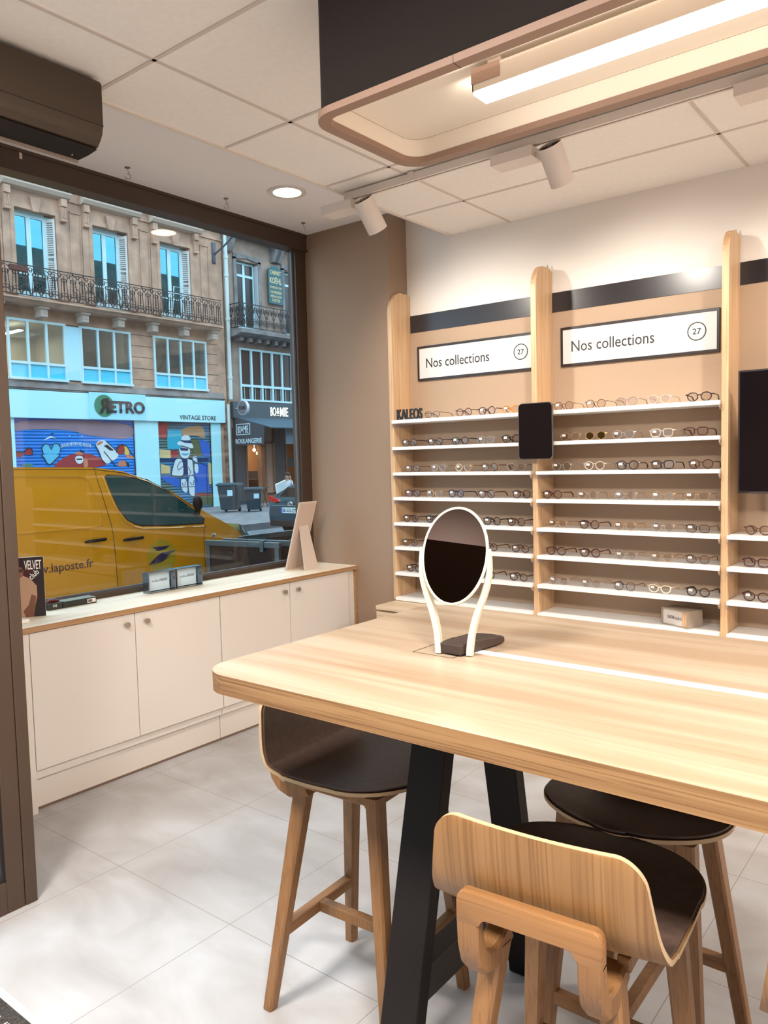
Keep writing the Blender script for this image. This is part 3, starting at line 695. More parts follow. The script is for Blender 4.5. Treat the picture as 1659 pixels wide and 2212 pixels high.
def halfw(s):
    w = .226
    r = .046
    b0 = .194+.032*min(1, s/.20)
    if s < r: w = b0-r+math.sqrt(max(0, r*r-(r-s)**2))
    else: w = b0
    d = max(LT-s, .0016); rf = .175
    if d < rf: w = .228*(1-((rf-d)/rf)**2.35)**(1/2.35) if d > 0 else 0
    return w
def shell(o0, o1, inset, nu=14, em=0):
    """solid between offsets o0 and o1 along the profile normal"""
    b = B(); ns = 74; S_ = []
    for i in range(ns+1):
        u = i/ns; S_.append(inset+(LT-2*inset)*(.5-.5*math.cos(PI*u))*1.0)
    top = []; bot = []
    for s in S_:
        (y, z), (ny, nz_) = at_len(s); ss = inset+(s-inset)
        hw = max(halfw((s-inset)/(LT-2*inset)*LT)-inset, .004)
        ra, rb = [], []
        for j in range(nu+1):
            q = -1+2*j/nu; x = q*hw; dish = .006*q*q if y > -.15 else .010*q*q
            ra.append(b.verts.new((x, y+ny*(o1+dish), z+nz_*(o1+dish)))); rb.append(b.verts.new((x, y+ny*(o0+dish), z+nz_*(o0+dish))))
        top.append(ra); bot.append(rb)
    for i in range(ns):
        for j in range(nu):
            b.faces.new((top[i][j], top[i][j+1], top[i+1][j+1], top[i+1][j])); b.faces.new((bot[i][j], bot[i+1][j], bot[i+1][j+1], bot[i][j+1]))
        b.faces.new((top[i][0], top[i+1][0], bot[i+1][0], bot[i][0])).material_index = em; b.faces.new((top[i][nu], bot[i][nu], bot[i+1][nu], top[i+1][nu])).material_index = em
    for j in range(nu):
        b.faces.new((top[0][j], bot[0][j], bot[0][j+1], top[0][j+1])).material_index = em; b.faces.new((top[ns][j], top[ns][j+1], bot[ns][j+1], bot[ns][j])).material_index = em
    return b
PLY = wood('stool_shell_ply', (.29, .155, .060), (.24, .125, .045), 'yz', 26, pore=(.66, .56, .46), pl=1.6, pc=170)
PLYE = mat('ply_edge', (.46, .33, .19), .5)
SM = {}
def make_stool(label):
    t = thing('bar_stool', label, 'bar stool', (0, 0, 0), 0, 'oak bar stools around the high table')
    sh = link('shell', shell(.001, .011, 0, em=1), [PLY, PLYE], t, True)
    me = sh.data
    for p in me.polygons:
        if len([1 for _ in p.vertices]) and p.area < 1e9:
            pass
    link('upholstery', shell(.0112, .0175, .0045), LEATH, t, True)
    for s in (-1, 1):
        b = B(); sweep(b, [(s*.196, -.246, 0), (s*.113, -.160, .655)], [.034, .044], [.032, .050], side=(1, 0, 0)); link('leg', b, STOOLW, t)
        b = B(); sweep(b, [(s*.196, .182, 0), (s*.146, .120, .704)], [.034, .046], [.032, .044], side=(1, 0, 0)); link('leg', b, STOOLW, t)
        pth = [(s*.115, -.135, .664), (s*.115, -.165, .650), (s*.115, -.202, .645), (s*.115, -.233, .653), (s*.115, -.254, .674), (s*.115, -.264, .704), (s*.115, -.267, .732), (s*.115, -.268, .748)]
        b = B(); sweep(b, pth, [.044]*8, [.044, .048, .048, .044, .038, .031, .027, .025], side=(1, 0, 0)); link('yoke_bracket', b, STOOLW, t, True)
        link('side_rail', bx(s*.132-.013, s*.132+.013, -.15, .12, .668, .698, bev=.004), STOOLX, t)
    b = B(); prism(b, [(-.137, .745), (-.093, .745), (-.0925, .752), (-.089, .760), (-.083, .765), (-.075, .767), (.075, .767), (.083, .765), (.089, .760), (.0925, .752), (.093, .745), (.137, .745), (.137, .788), (.135, .797), (.130, .804), (.122, .808), (-.122, .808), (-.130, .804), (-.135, .797), (-.137, .788)], -.2805, -.2555, 'y', bev=.003, seg=2); link('back_rail', b, STOOLX, t, True)
    link('front_rail', bx(-.165, .165, .095, .125, .672, .704, bev=.005), STOOLX, t)
    zf = .232; k = 1-zf/.7
    link('stretcher', bx(-.160, .160, -.230, -.200, zf-.017, zf+.017, bev=.003), STOOLX, t)
    link('stretcher', bx(-.172, .172, .150, .176, zf-.017, zf+.017, bev=.003), STOOLX, t)
    link('stretcher', bx(-.015, .015, -.200, .150, zf-.016, zf+.016, bev=.003), STOOLW, t)
    return t
s0 = make_stool('oak bar stool tucked sideways under the near left end of the high table')
s0.location = (-1.405, 1.695, 0); s0.rotation_euler = (0, 0, math.radians(-87))
def more_stool(label, loc, rz):
    c = copy_tree(s0); c.location = loc; c.rotation_euler = (0, 0, rz); c['label'] = label; return c
more_stool('oak bar stool in the foreground with its wooden back towards the viewer', (-.648, 1.446, 0), math.radians(4))
more_stool('oak bar stool on the far side of the table, rounded seat front towards the viewer', (-.685, 1.895, 0), math.radians(180))
more_stool('oak bar stool at the right picture edge, only a sliver of its back showing', (-.040, 1.44, 0), math.radians(0))

# ================================================================== LAMPS
# big pendant over the table
PX0, PX1, PY0, PY1, PZ = -1.60, 1.25, 1.705, 2.230, 2.58
pcx, pcy = (PX0+PX1)/2, (PY0+PY1)/2
t = thing('pendant_lamp', 'large charcoal felt box pendant with a glowing strip above the table', 'pendant lamp', (pcx, pcy, PZ))
hx, hy = (PX1-PX0)/2, (PY1-PY0)/2
def loop_wall(r_out, r_in, rad_o, rad_i, z0, z1):
    b = B(); n = 10
    o = rrect(-hx+r_out, hx-r_out, -hy+r_out, hy-r_out, rad_o, n); i_ = rrect(-hx+r_in, hx-r_in, -hy+r_in, hy-r_in, rad_i, n)
    L = [[b.verts.new((p[0], p[1], z)) for p in q] for q, z in ((o, z0), (o, z1), (i_, z1), (i_, z0))]
    m = len(o)
    for k in range(4):
        a = L[k]; c = L[(k+1) % 4]
        for j in range(m): b.faces.new((a[j], a[(j+1) % m], c[(j+1) % m], c[j]))
    return b
link('felt_shade', loop_wall(.010, .030, .085, .07, .020, .375), FABRIC, t, True)
link('rim', loop_wall(0, .036, .095, .062, 0, .0195), RIM, t, True)
b = loop_wall(.0305, .034, .069, .066, .0196, .075); link('lining', b, CREAM, t, True)
b = B(); prism(b, rrect(-hx+.035, hx-.035, -hy+.035, hy-.035, .065, 10), .0752, .081, 'z'); link('reflector_panel', b, CREAM, t)
link('rim_joint', bx(-1.088+1.6-hx-.0006+.0, -1.088+1.6-hx+.0006, -hy-.0005, -hy+.036, -.0006, .0195), TEXTB, t)
BX0, BX1 = -1.135-pcx, 1.0-pcx; BYc = 1.905-pcy
b = B(); box(b, BX0, BX1, BYc-.034, BYc+.034, -.000, .004); box(b, BX0, BX1, BYc-.034, BYc-.031, .004, .052); box(b, BX0, BX1, BYc+.031, BYc+.034, .004, .052); box(b, BX0, BX1, BYc-.034, BYc+.034, .052, .055); box(b, BX0, BX0+.003, BYc-.034, BYc+.034, 0, .055)
link('light_housing', b, mat('housing_grey', (.55, .48, .42), .45), t)
link('end_cap', bx(BX0-.002, BX0+.085, BYc-.036, BYc-.0345, .018, .058), RIM, t)
link('light_diffuser', bx(BX0+.004, BX1, BYc-.0335, BYc+.0335, -.010, -.0003), mat('strip_diffuser', (1, 1, 1), .5, emis=(1, .93, .80), estr=5), t)
for s in (-.9, .0, .9):
    link('suspension', bx(s-.02, s+.02, BYc-.02, BYc+.02, .0552, .075), LAMPW, t)
link('ceiling_plate', bx(-hx+.3, hx-.3, -.1, .1, .3755, .4165), CREAM, t)
area('table_light', (0, BYc, -.014), 2.3, .3, 7, (1, .92, .82), parent=t)
for s_, r_ in ((-1, 1), (1, -1)): area('lining_fill', (0, BYc+s_*.045, .03), 2.1, .05, 1.6, (1, .92, .82), rot=(r_*math.radians(-120), 0, 0), parent=t)  # fill lights added beside the strip to brighten the cream lining
# track and spots
t = thing('light_track', 'white ceiling lighting track running along the display wall', 'lighting track', (-2.72, 3.2, 2.955))
b = B(); box(b, .05, 5.2, -.018, -.006, 0, .036); box(b, .05, 5.2, .006, .018, 0, .036); box(b, .05, 5.2, -.006, .006, .012, .036); box(b, 0, .05, -.018, .018, 0, .036)
link('rail', b, LAMPW, t); link('slot', bx(.05, 5.2, -.006, .006, .009, .0118), mat('slot_black', (.01, .008, .008), .6), t)
link('clip', bx(.42, .45, -.028, -.0185, .01, .040), LAMPW, t)
def spot(x, lab, prototype=[None]):
    t = thing('track_spotlight', lab, 'spotlight', (x, 3.2, 2.955), 0, 'white cylinder spotlights on the ceiling track')
    if prototype[0] is None: prototype[0] = t
    link('driver_box', bx(0, .205, -.052, .052, -.058, -.012, bev=.0015), LAMPW, t)
    link('adapter', box(bx(.07, .18, -.016, .016, -.011, .0), .03, .07, -.013, .013, -.009, 0), LAMPW, t)
    c = Vector((.295, 0, -.105)); d = Vector((.07, .60, -.80)).normalized()
    b = B(); cyl(b, c-d*.085, c+d*.085, .0525, n=32, caps=False); cyl(b, c+d*.085, c+d*.0855, .0525, .048, n=32, caps=False); cyl(b, c+d*.0855, c-d*.085, .048, .049, n=32, caps=False); cyl(b, c-d*.085, c-d*.0855, .0525, .049, n=32, caps=False)
    link('head', b, LAMPW, t, True)
    b = B(); cyl(b, c-d*.02, c-d*.074, .010, n=12)
    u = d.orthogonal().normalized(); v = d.cross(u)
    for i in range(26):
        a = 2*PI*i/26; q = u*math.cos(a)+v*math.sin(a); s = d.cross(q)*.0009
        P = [c-d*.03+q*.009, c-d*.03+q*.047, c-d*.080+q*.047, c-d*.070+q*.009]
        A = [b.verts.new(p+s) for p in P]; D = [b.verts.new(p-s) for p in P]; b.faces.new(A); b.faces.new(D[::-1])
        for k in range(4): b.faces.new((A[k], D[k], D[(k+1) % 4], A[(k+1) % 4]))
    link('heat_sink', b, mat('heat_sink_black', (.02, .014, .013), .5), t)
    b = B(); cyl(b, c-d*.028, c-d*.022, .047, n=24); link('inner_plate', b, MATS['heat_sink_black'], t)
    b = B(); cyl(b, c+d*.060, c+d*.064, .046, n=24); link('lens', b, mat('spot_lens', (1, 1, 1), .3, emis=(1, .9, .75), estr=12), t)
    b = B(); cyl(b, (.205, 0, -.036), (.235, 0, -.065), .014, n=12); link('joint', b, LAMPW, t, True)
    L = bpy.data.lights.new('spot_beam', 'SPOT'); L.energy = 58; L.color = (1, .92, .82); L.spot_size = math.radians(116); L.spot_blend = 1.0; L.shadow_soft_size = .04
    o = bpy.data.objects.new('spot_beam', L); COL.objects.link(o); o.parent = t; o.location = c+d*.09
    aim = Vector((.04, .69, -.72)).normalized(); o.rotation_euler = (-aim).to_track_quat('Z', 'Y').to_euler()
    return t
spot(-2.855, 'white cylinder spotlight at the end of the track near the brown wall')
spot(-1.822, 'white cylinder spotlight on the track left of the right-hand ceiling joint')
spot(-.794, 'white spotlight cut off by the right picture edge')
spot(.235, 'white cylinder spotlight further right on the track')
# unseen ceiling panels, added as fill light for the shop
def panel(x, y, lab, p):
    t = thing('added_fill_panel', lab, 'ceiling light', (x, y, ZC-.005), 0, 'unseen fill light panels added to the tiled ceiling')
    link('panel_frame', box(bx(-.30, .30, -.30, .30, -.004, -.0), -.3, .3, -.3, .3, -.004, 0), GRID, t)
    link('diffuser', bx(-.27, .27, -.27, .27, -.008, -.0045), mat('fill_diffuser', (1, 1, 1), .5, emis=(1, .93, .84), estr=5), t)
    area('fill_light', (0, 0, -.012), .54, .54, p*3.15, (1, .93, .86), parent=t)
panel(-1.66, .07, 'unseen square ceiling panel added as fill light above the entrance mat', 34)
panel(.33, .07, 'unseen square ceiling panel added as fill light above the viewer', 34)
panel(2.32, .73, 'unseen square ceiling panel added as fill light near the right wall', 26)
panel(1.66, 3.40, 'unseen square ceiling panel added as fill light right of the display', 22)

# ================================================================== STREET
FX = -24.2
STONE = nz('facade_limestone', (.37, .235, .17), (.54, .345, .245), 1.9, rough=.9, detail=12, lo=.36, hi=.66)
STONED = nz('weathered_limestone', (.20, .15, .12), (.30, .23, .18), 2.2, rough=.9)
GREYST = nz('grey_weathered_stone', (.16, .15, .15), (.25, .24, .24), 2.5, rough=.9)
WWHITE = mat('window_white_paint', (.50, .74, .80), .5)
IRON = mat('wrought_iron', (.012, .010, .012), .5)
DARKGL = mat('sky_reflecting_glass', (.07, .24, .32), .02, 1.0)
SKYBL = mat('turquoise_panel', (.08, .58, .80), .4)
FASC = mat('pale_fascia', (.44, .84, .92), .45)
SLATE = mat('slate_blue_paint', (.045, .075, .095), .5)
AWN = mat('awning_canvas', (.045, .10, .14), .8)
struct('road', bx(-16.2, -5.6, -14, 60, -.45, -.30), nz('asphalt', (.09, .11, .125), (.15, .17, .19), 8, rough=.85)).name = 'trim_5'
struct('pavement_near', bx(-5.6, XW-.1, -14, 60, -.45, -.14), nz('pavement_stone', (.16, .16, .17), (.22, .22, .23), 3, rough=.85)).name = 'trim_6'
struct('pavement_far', bx(-40, -16.2, -14, 60, -.45, -.12), MATS['pavement_stone']).name = 'trim_7'
own = box(bx(XW-.1, 9, -14, 1.28, 3.45, 14.5), XW-.1, 9, 1.28, 45, 3.45, 14.5); box(own, XW-.1, XW+.3, YB+.15, 45, -.2, 3.45); box(own, XD-.1, XR, -14, YR-.15, -.2, 3.45)
struct('wall_outer', own, STONED)
struct('trim_8', bx(XW-.1, XW-.0, 1.28, YP+.2, 3.17, 3.45), FRAMEB)

def facade_boxes(b, y0, y1, z0, z1, holes, x0, x1):
    ys = sorted({y0, y1} | {h[0] for h in holes} | {h[1] for h in holes}); zs = sorted({z0, z1} | {h[2] for h in holes} | {h[3] for h in holes})
    for i in range(len(ys)-1):
        run = None
        for j in range(len(zs)-1):
            cy, cz = (ys[i]+ys[i+1])/2, (zs[j]+zs[j+1])/2
            inside = any(h[0] < cy < h[1] and h[2] < cz < h[3] for h in holes)
            if not inside: run = (zs[j] if run is None else run[0] if isinstance(run, tuple) else zs[j], zs[j+1])
            if inside or j == len(zs)-2:
                if run: box(b, x0, x1, ys[i], ys[i+1], run[0], run[1])
                run = None
    return b
bA = thing('building', 'pale limestone apartment building with iron balcony and vintage shop across the street', 'building', (FX, 12, -.12))
def A(name, bm, m, parent=None, smooth=False):
    bmesh.ops.translate(bm, verts=bm.verts[:], vec=(-FX, -12, .12)); return link(name, bm, m, parent or bA, smooth)
holesA = []
for c in (9.82, 12.50, 15.17, 17.86): holesA.append((c, c+1.36, 7.0, 9.70))
holesA += [(7.0, 16.43, 4.40, 6.26), (17.43, 19.80, 4.40, 6.26), (12.12, 16.46, -.12, 3.16), (17.44, 19.90, -.12, 3.16)]
b = B(); facade_boxes(b, -14, 20.78, -.12, 13.5, holesA, FX-.35, FX); A('wall', b, STONE)
b = B(); box(b, FX-1.2, FX-.36, -14, 20.78, 6.9, 9.9); A('dark_rooms', b, mat('room_dark', (.05, .045, .045), .9))
b = B(); box(b, FX-2.4, FX-2.3, 6, 20.7, 4.2, 6.4); box(b, FX-2.3, FX-.35, 6, 20.7, 6.32, 6.4); box(b, FX-2.3, FX-.35, 6, 20.7, 4.2, 4.3); box(b, FX-2.3, FX-.35, 20.62, 20.7, 4.3, 6.32); box(b, FX-2.3, FX-.36, 14.2, 14.26, 4.3, 6.32); A('office_room', b, mat('office_wall', (.42, .33, .24), .8))  # inner partition added to keep the lamplight in the left-hand office
area('office_ceiling_light', (-1.3, .3, 6.1), 1.2, 2.6, 55, (1, .86, .66), parent=bA)
for (y, lab) in ((11.7, 0), (12.9, 0), (17.9, 0)):
    A('office_light', bx(FX-2.0, FX-.9, y, y+.18, 6.05, 6.08), mat('office_lamp', (1, 1, 1), .5, emis=(1, .93, .8), estr=7))
for c in (9.82, 12.50, 15.17, 17.86):
    # architrave, hood, consoles, keystone
    b = B(); box(b, FX, FX+.05, c-.14, c, 7.0, 9.84); box(b, FX, FX+.05, c+1.36, c+1.50, 7.0, 9.84); box(b, FX, FX+.05, c-.0, c+1.36, 9.70, 9.84)
    prism(b, [(c+.58, 9.66), (c+.78, 9.66), (c+.86, 10.10), (c+.50, 10.10)], FX, FX+.11, 'x'); A('window_surround', b, STONE)
    h = B(); prism(h, [(FX, 10.24), (FX+.22, 10.30), (FX+.30, 10.40), (FX+.32, 10.55), (FX, 10.60)], c-.42, c+1.82, 'y'); A('window_hood', h, GREYST if False else mat('pale_cornice', (.52, .42, .34), .85))
    for yy in (c-.36, c+1.50):
        q = B(); box(q, FX, FX+.20, yy, yy+.21, 10.02, 10.26, .01); box(q, FX, FX+.14, yy+.01, yy+.20, 9.62, 10.02)
        for k in range(3): box(q, FX+.14, FX+.155, yy+.03+k*.055, yy+.065+k*.055, 9.66, 10.0)
        box(q, FX, FX+.18, yy, yy+.21, 9.54, 9.62, .01); box(q, FX, FX+.035, yy-.02, yy+.23, 7.0, 9.55); A('console', q, STONE)
    # french window
    f = B(); x0, x1 = FX-.27, FX-.20
    y0, y1 = c+.02, c+1.10
    for (a, d) in ((y0, y0+.07), ((y0+y1)/2-.075, (y0+y1)/2+.075), (y1-.07, y1)): box(f, x0, x1, a, d, 7.0, 9.62)
    for (e, g) in ((9.52, 9.62), (7.72, 7.77), (7.0, 7.2)): box(f, x0, x1-.004, y0, y1, e, g)
    box(f, x0, x1-.01, y1, c+1.36, 7.0, 9.66); box(f, x0, x1-.01, c, y1, 9.62, 9.70)
    fr = A('french_window', f, WWHITE)
    A('pane', bx(FX-.245, FX-.235, y0, y1, 7.0, 9.6), DARKGL, fr)
    s = B()
    for k in range(2): box(s, FX-.238, FX+.018, c+1.302, c+1.333, 7.06+1.30*k, 7.12+1.30*k)
    box(s, FX-.238, FX+.018, c+1.302, c+1.333, 9.50, 9.598); box(s, FX-.24, FX-.20, c+1.30, c+1.335, 7.06, 9.6); box(s, FX-.02, FX+.02, c+1.30, c+1.335, 7.06, 9.6)
    for k in range(34):
        z = 7.16+k*.0705
        if 8.30 < z+.035 and z < 8.44: continue
        box(s, FX-.20, FX-.02, c+1.305, c+1.33, z, z+.035)
    for v in s.verts: v.co.y -= (FX+.02-v.co.x)*.62
    A('folded_shutter', s, mat('shutter_paint', (.62, .60, .58), .6))
    p = B()
    ya, yb = c+1.86, c+2.26
    for (a, d, e, g) in ((ya, ya+.03, 7.9, 9.95), (yb-.03, yb, 7.9, 9.95), (ya, yb, 9.92, 9.95), (ya, yb, 7.9, 7.93)): box(p, FX, FX+.03, a, d, e, g)
    A('wall_panel_moulding', p, STONE)
b = B(); box(b, FX, FX+.10, -14, 20.78, 10.62, 10.75); box(b, FX, FX+.05, -14, 20.78, 10.26, 10.32); A('string_course', b, STONE)
# block joints on the first floor
b = B()
for z in (4.62, 5.02, 5.42, 5.82, 6.2):
    for (a, d) in ((16.50, 17.38), (19.86, 20.4)): box(b, FX, FX+.003, a, d, z, z+.022)
A('stone_joints', b, mat('dark_joint', (.10, .07, .05), .9))
# balcony
b = B(); prism(b, [(FX, 6.66), (FX+.52, 6.66), (FX+.60, 6.74), (FX+.70, 6.76), (FX+.70, 6.81), (FX, 6.84)], -14, 20.18, 'y'); sl = A('balcony_slab', b, STONE)
for yy in (9.0, 10.35, 11.7, 13.12, 14.55, 15.9, 17.27, 18.65, 20.0):
    q = B(); box(q, FX, FX+.46, yy-.15, yy+.15, 6.58, 6.66, .01); box(q, FX, FX+.40, yy-.12, yy+.12, 6.34, 6.58, .02)
    for s in (-.055, .055): cyl(q, (FX+.40, yy+s, 6.46), (FX+.415, yy+s, 6.46), .042, n=10)
    A('corbel', q, mat('pale_corbel', (.50, .42, .36), .85))
def railing(b, y0, y1, x, z0, z1, mod, style=0, axis='y'):
    def P(u, z): return (x, u, z) if axis == 'y' else (u, x, z)
    def bar(u0, u1, za, zb): 
        if axis == 'y': box(b, x-.012, x+.012, u0, u1, za, zb)
        else: box(b, u0, u1, x-.012, x+.012, za, zb)
    bar(y0, y1, z1-.03, z1); bar(y0, y1, z0+.03, z0+.055); H = z1-z0
    n = max(1, round((y1-y0)/mod)); m = (y1-y0)/n; r = .0125
    def arc(cu, cz, R, a0, a1, k=9): tube(b, [P(cu+R*math.cos(a0+(a1-a0)*i/k), cz+R*math.sin(a0+(a1-a0)*i/k)) for i in range(k+1)], r, n=4)
    for i in range(n):
        u = y0+m*i; c = u+m/2
        if style == 0:
            tube(b, [P(u+.02, z0+.05), P(u+m*.28, z1-.25)], r, n=4); tube(b, [P(u+m-.02, z0+.05), P(u+m*.72, z1-.25)], r, n=4)
            tube(b, [P(c, z0+.05), P(c, z1-.14)], r, n=4); tube(b, [P(c, z0+.35*H), P(c, z1-.3)], r*2.0, n=5)
            arc(c, z1-.22, m*.42, 0, PI); arc(c-.055, z1-.28, .05, -.3, 1.8*PI); arc(c+.055, z1-.28, .05, PI+.3, -PI*.8)
            arc(c-.05, z0+.19*H+.05, .05, 0, 2*PI); arc(c+.05, z0+.19*H+.05, .05, 0, 2*PI)
            arc(c, z0+.06, m*.40, 0, PI)
            arc(u, z0+.16, .06, 0, 2*PI); arc(u, z1-.12, .05, 0, 2*PI)
        else:
            tube(b, [P(c, z0+.05), P(c, z1-.03)], r*1.1, n=4)
            for s in (-1, 1):
                pts = []
                for k in range(26):
                    a = k*.42; R = .025+.0052*k
                    pts.append((R*math.cos(a), R*math.sin(a)))
                ex = pts[-1]
                tube(b, [P(c+s*(.5*m-.075)*.9+s*p[0]*.9*.7, z0+.28+p[1]) for p in pts], r*1.1, n=4)
                tube(b, [P(c+s*(.5*m-.075)*.9+s*p[0]*.9*.6, z1-.24-p[1]*.8) for p in pts], r*1.1, n=4)
                tube(b, [P(c+s*.02, z0+.45), P(c+s*m*.22, z0+.62), P(c+s*m*.42, z1-.1)], r*1.1, n=4)
    return b
b = B(); railing(b, 6.0, 20.12, FX+.66, 6.84, 7.80, .315)
A('balcony_railing', b, IRON, sl)
for (y0, y1) in ((12.0, 12.8),):
    A('flower_box', bx(FX+.68, FX+.80, 11.9, 12.45, 7.55, 7.72, bev=.01), mat('dried_planter', (.09, .035, .03), .9), sl)
b = B(); tube(b, [(FX+.45, 18.0, 6.9), (FX+.45, 18.1, 8.05), (FX+.45, 18.75, 8.05), (FX+.45, 18.85, 6.9)], .02, n=5); tube(b, [(FX+.3, 18.05, 7.85), (FX+.3, 18.8, 7.85)], .015, n=4); A('drying_rack', b, WWHITE)
b = B()
for k in range(40):
    yy = 14.2+random.random()*2.0; z = 6.9+random.random()*.45; d = Vector((random.uniform(-.1, .1), random.uniform(-.15, .15), random.uniform(.05, .3)))
    tube(b, [(FX+.5, yy, z), tuple(Vector((FX+.5, yy, z))+d)], .012, n=4)
A('balcony_plants', b, mat('dry_twigs', (.03, .02, .02), .9), sl)
# strip windows on the mezzanine
def strip(y0, y1, n, name='strip_window', panels=()):
    f = B(); x0, x1 = FX-.02, FX+.06
    box(f, x0-.002, x1+.05, y0-.05, y1+.05, 4.36, 4.442); box(f, x0-.002, x1+.003, y0-.04, y1+.04, 6.19, 6.262)
    w = (y1-y0)/n
    for i in range(n+1): box(f, x0, x1, y0+w*i-.035, y0+w*i+.035, 4.44, 6.20)
    box(f, x0+.004, x1+.004, y0-.03, y1+.03, 4.86, 4.94); fr = A(name, f, WWHITE)
    for i in range(n):
        A('pane', bx(FX+.005, FX+.012, y0+w*i+.035, y0+w*i+w-.035, 4.94, 6.18), glass('office_glass', (.75, .9, .95), .16, .8), fr)
        A('lower_panel', bx(FX+.0, FX+.02, y0+w*i+.035, y0+w*i+w-.035, 4.44, 4.86), SKYBL, fr)
strip(10.1, 11.97, 3); strip(12.1, 13.97, 3); strip(14.55, 16.42, 3); strip(17.44, 19.78, 4)
A('white_panel', bx(FX-.02, FX+.05, 14.005, 14.515, 4.44, 6.20), mat('pale_blue_white', (.42, .76, .90), .4))
A('white_panel', bx(FX-.02, FX+.05, 7.0, 10.06, 4.44, 6.20), MATS['pale_blue_white'])
b = B(); prism(b, [(FX, 4.04), (FX+.10, 4.06), (FX+.10, 4.10), (FX+.03, 4.34), (FX, 4.34)], 2, 20.6, 'y'); A('stone_ledge', b, GREYST)
tube_ = tube(B(), [(FX+.12, 8, 4.12), (FX+.12, 12, 4.11), (FX+.12, 20.6, 4.10)], .012, n=5); A('wall_cable', tube_, IRON)
# shop front
sf = A('shop_fascia', bx(FX, FX+.15, 4.0, 20.55, 3.16, 4.03, bev=.005), FASC)
A('shop_pier', bx(FX-.05, FX+.06, 16.46, 17.44, -.12, 3.16), FASC); A('shop_pier', bx(FX-.05, FX+.06, 19.90, 20.36, -.12, 3.16), FASC); A('shop_pier', bx(FX-.05, FX+.06, 11.2, 12.12, -.12, 3.16), FASC)
sg = A('shop_sign', bx(FX+.151, FX+.19, 14.66, 16.86, 3.17, 4.08, bev=.004), mat('sign_pale_blue', (.34, .76, .88), .4))
o_ = Vector((-FX, -12, .12))
def ML(x, y, z): return Matrix.Translation(o_) @ MX(x, y, z)
gd = B(); cyl(gd, (FX+.19, 15.20, 3.63), (FX+.20, 15.20, 3.63), .375, n=40); A('green_disc', gd, mat('sign_green', (.03, .22, .13), .5), sg)
R_ = lettering('letter_r', 'R', .38, .52, TEXTB, sg, Matrix(((0, 0, 1, 0), (-1, 0, 0, 0), (0, 1, 0, 0), (0, 0, 0, 1))), .03, .03); R_.location = Vector((FX+.20, 15.37, 3.37))+o_
lettering('letters_etro', 'ETRO', 1.40, .42, mat('sign_letter_brown', (.03, .025, .035), .5), sg, ML(FX+.19, 15.40, 3.40), .03, .03)
lettering('fascia_lettering', 'VINTAGE STORE', 1.72, .165, mat('fascia_ink', (.02, .06, .07), .5), sf, ML(FX+.151, 18.35, 3.25), .01, .005)
def roller(y0, y1, z1, m, step=.105):
    b = B(); n = int((z1+.12)/step); pts = []
    z = -.12
    pts.append((FX-.30, z))
    for i in range(n+1):
        for (dx, dz) in ((0, 0), (.022, step*.25), (.028, step*.5), (.022, step*.75)):
            if z+dz <= z1: pts.append((FX-.06+dx, z+dz))
        z += step
    pts.append((FX-.30, z1)); prism(b, pts, y0, y1, 'y'); return b
BLUEM = nz('painted_blue_metal', (.004, .17, .60), (.010, .26, .80), .7, rough=.5)
s1 = A('roller_shutter', roller(12.14, 16.44, 3.20, None), BLUEM)
s2 = A('roller_shutter', roller(17.46, 19.88, 3.20, None), nz('painted_multicolour_metal', (.02, .20, .42), (.10, .14, .10), 1.1, rough=.5))
def chaikin(p, n=2):
    for _ in range(n):
        q = []
        for i in range(len(p)):
            a, c = p[i], p[(i+1) % len(p)]
            q += [(a[0]*.78+c[0]*.22, a[1]*.78+c[1]*.22), (a[0]*.22+c[0]*.78, a[1]*.22+c[1]*.78)]
        p = q
    return p
def mural(name, pts, m, parent, lvl=0):
    if len(pts) > 4: pts = chaikin(pts)
    return A(name, prism(B(), pts, FX-.031+lvl*.0012, FX-.0302+lvl*.0012, 'x'), m, parent)
def mp(x, z): return (12.16+(x-10)/1620*4.27, 3.12-(z-20)/690*1.62)     # position on the first shutter
mRED = mat('mural_red', (.32, .03, .035), .6); mORG = mat('mural_orange', (.55, .20, .12), .6); mYEL = mat('mural_yellow', (.70, .52, .12), .6); mWHT = mat('mural_white', (.62, .74, .78), .6)
mBLK = mat('mural_black', (.02, .02, .03), .6); mCYA = mat('mural_cyan', (.10, .50, .75), .6); mGRN = mat('mural_green', (.06, .20, .16), .6); mMAU = mat('mural_mauve', (.28, .20, .26), .6); mBLU = mat('mural_royal', (.02, .12, .55), .6)
mural('faded_top', [mp(*q) for q in ((0, 20), (1640, 20), (1640, 290), (1000, 240), (700, 150), (160, 150), (0, 190))], mMAU, s1)
mural('red_dome', [mp(*q) for q in ((440, 690), (560, 580), (700, 500), (850, 480), (1000, 500), (1130, 560), (1250, 690))], mRED, s1)
mural('red_cap', [mp(*q) for q in ((760, 500), (790, 465), (830, 455), (870, 470), (900, 510))], mORG, s1, 1)
mural('figure_face', [mp(*q) for q in ((765, 560), (790, 520), (860, 520), (885, 560), (870, 620), (825, 640), (785, 620))], mWHT, s1, 1)
mural('figure_side', [mp(*q) for q in ((880, 560), (930, 560), (950, 640), (930, 690), (880, 690))], mORG, s1, 1)
mural('figure_eyes', [mp(*q) for q in ((785, 560), (870, 560), (865, 578), (790, 578))], mBLK, s1, 2)
mural('rolled_cloth', [mp(*q) for q in ((1060, 370), (1100, 310), (1170, 295), (1220, 310), (1390, 480), (1390, 540), (1330, 590), (1270, 610), (1250, 640), (1190, 640), (1150, 590), (1110, 440))], mWHT, s1)
mural('cloth_shade', [mp(*q) for q in ((1180, 380), (1230, 360), (1330, 450), (1270, 450))], mBLK, s1, 1)
mural('cloth_opening', [mp(*q) for q in ((1070, 370), (1110, 320), (1170, 305), (1180, 325), (1110, 375))], mORG, s1, 1)
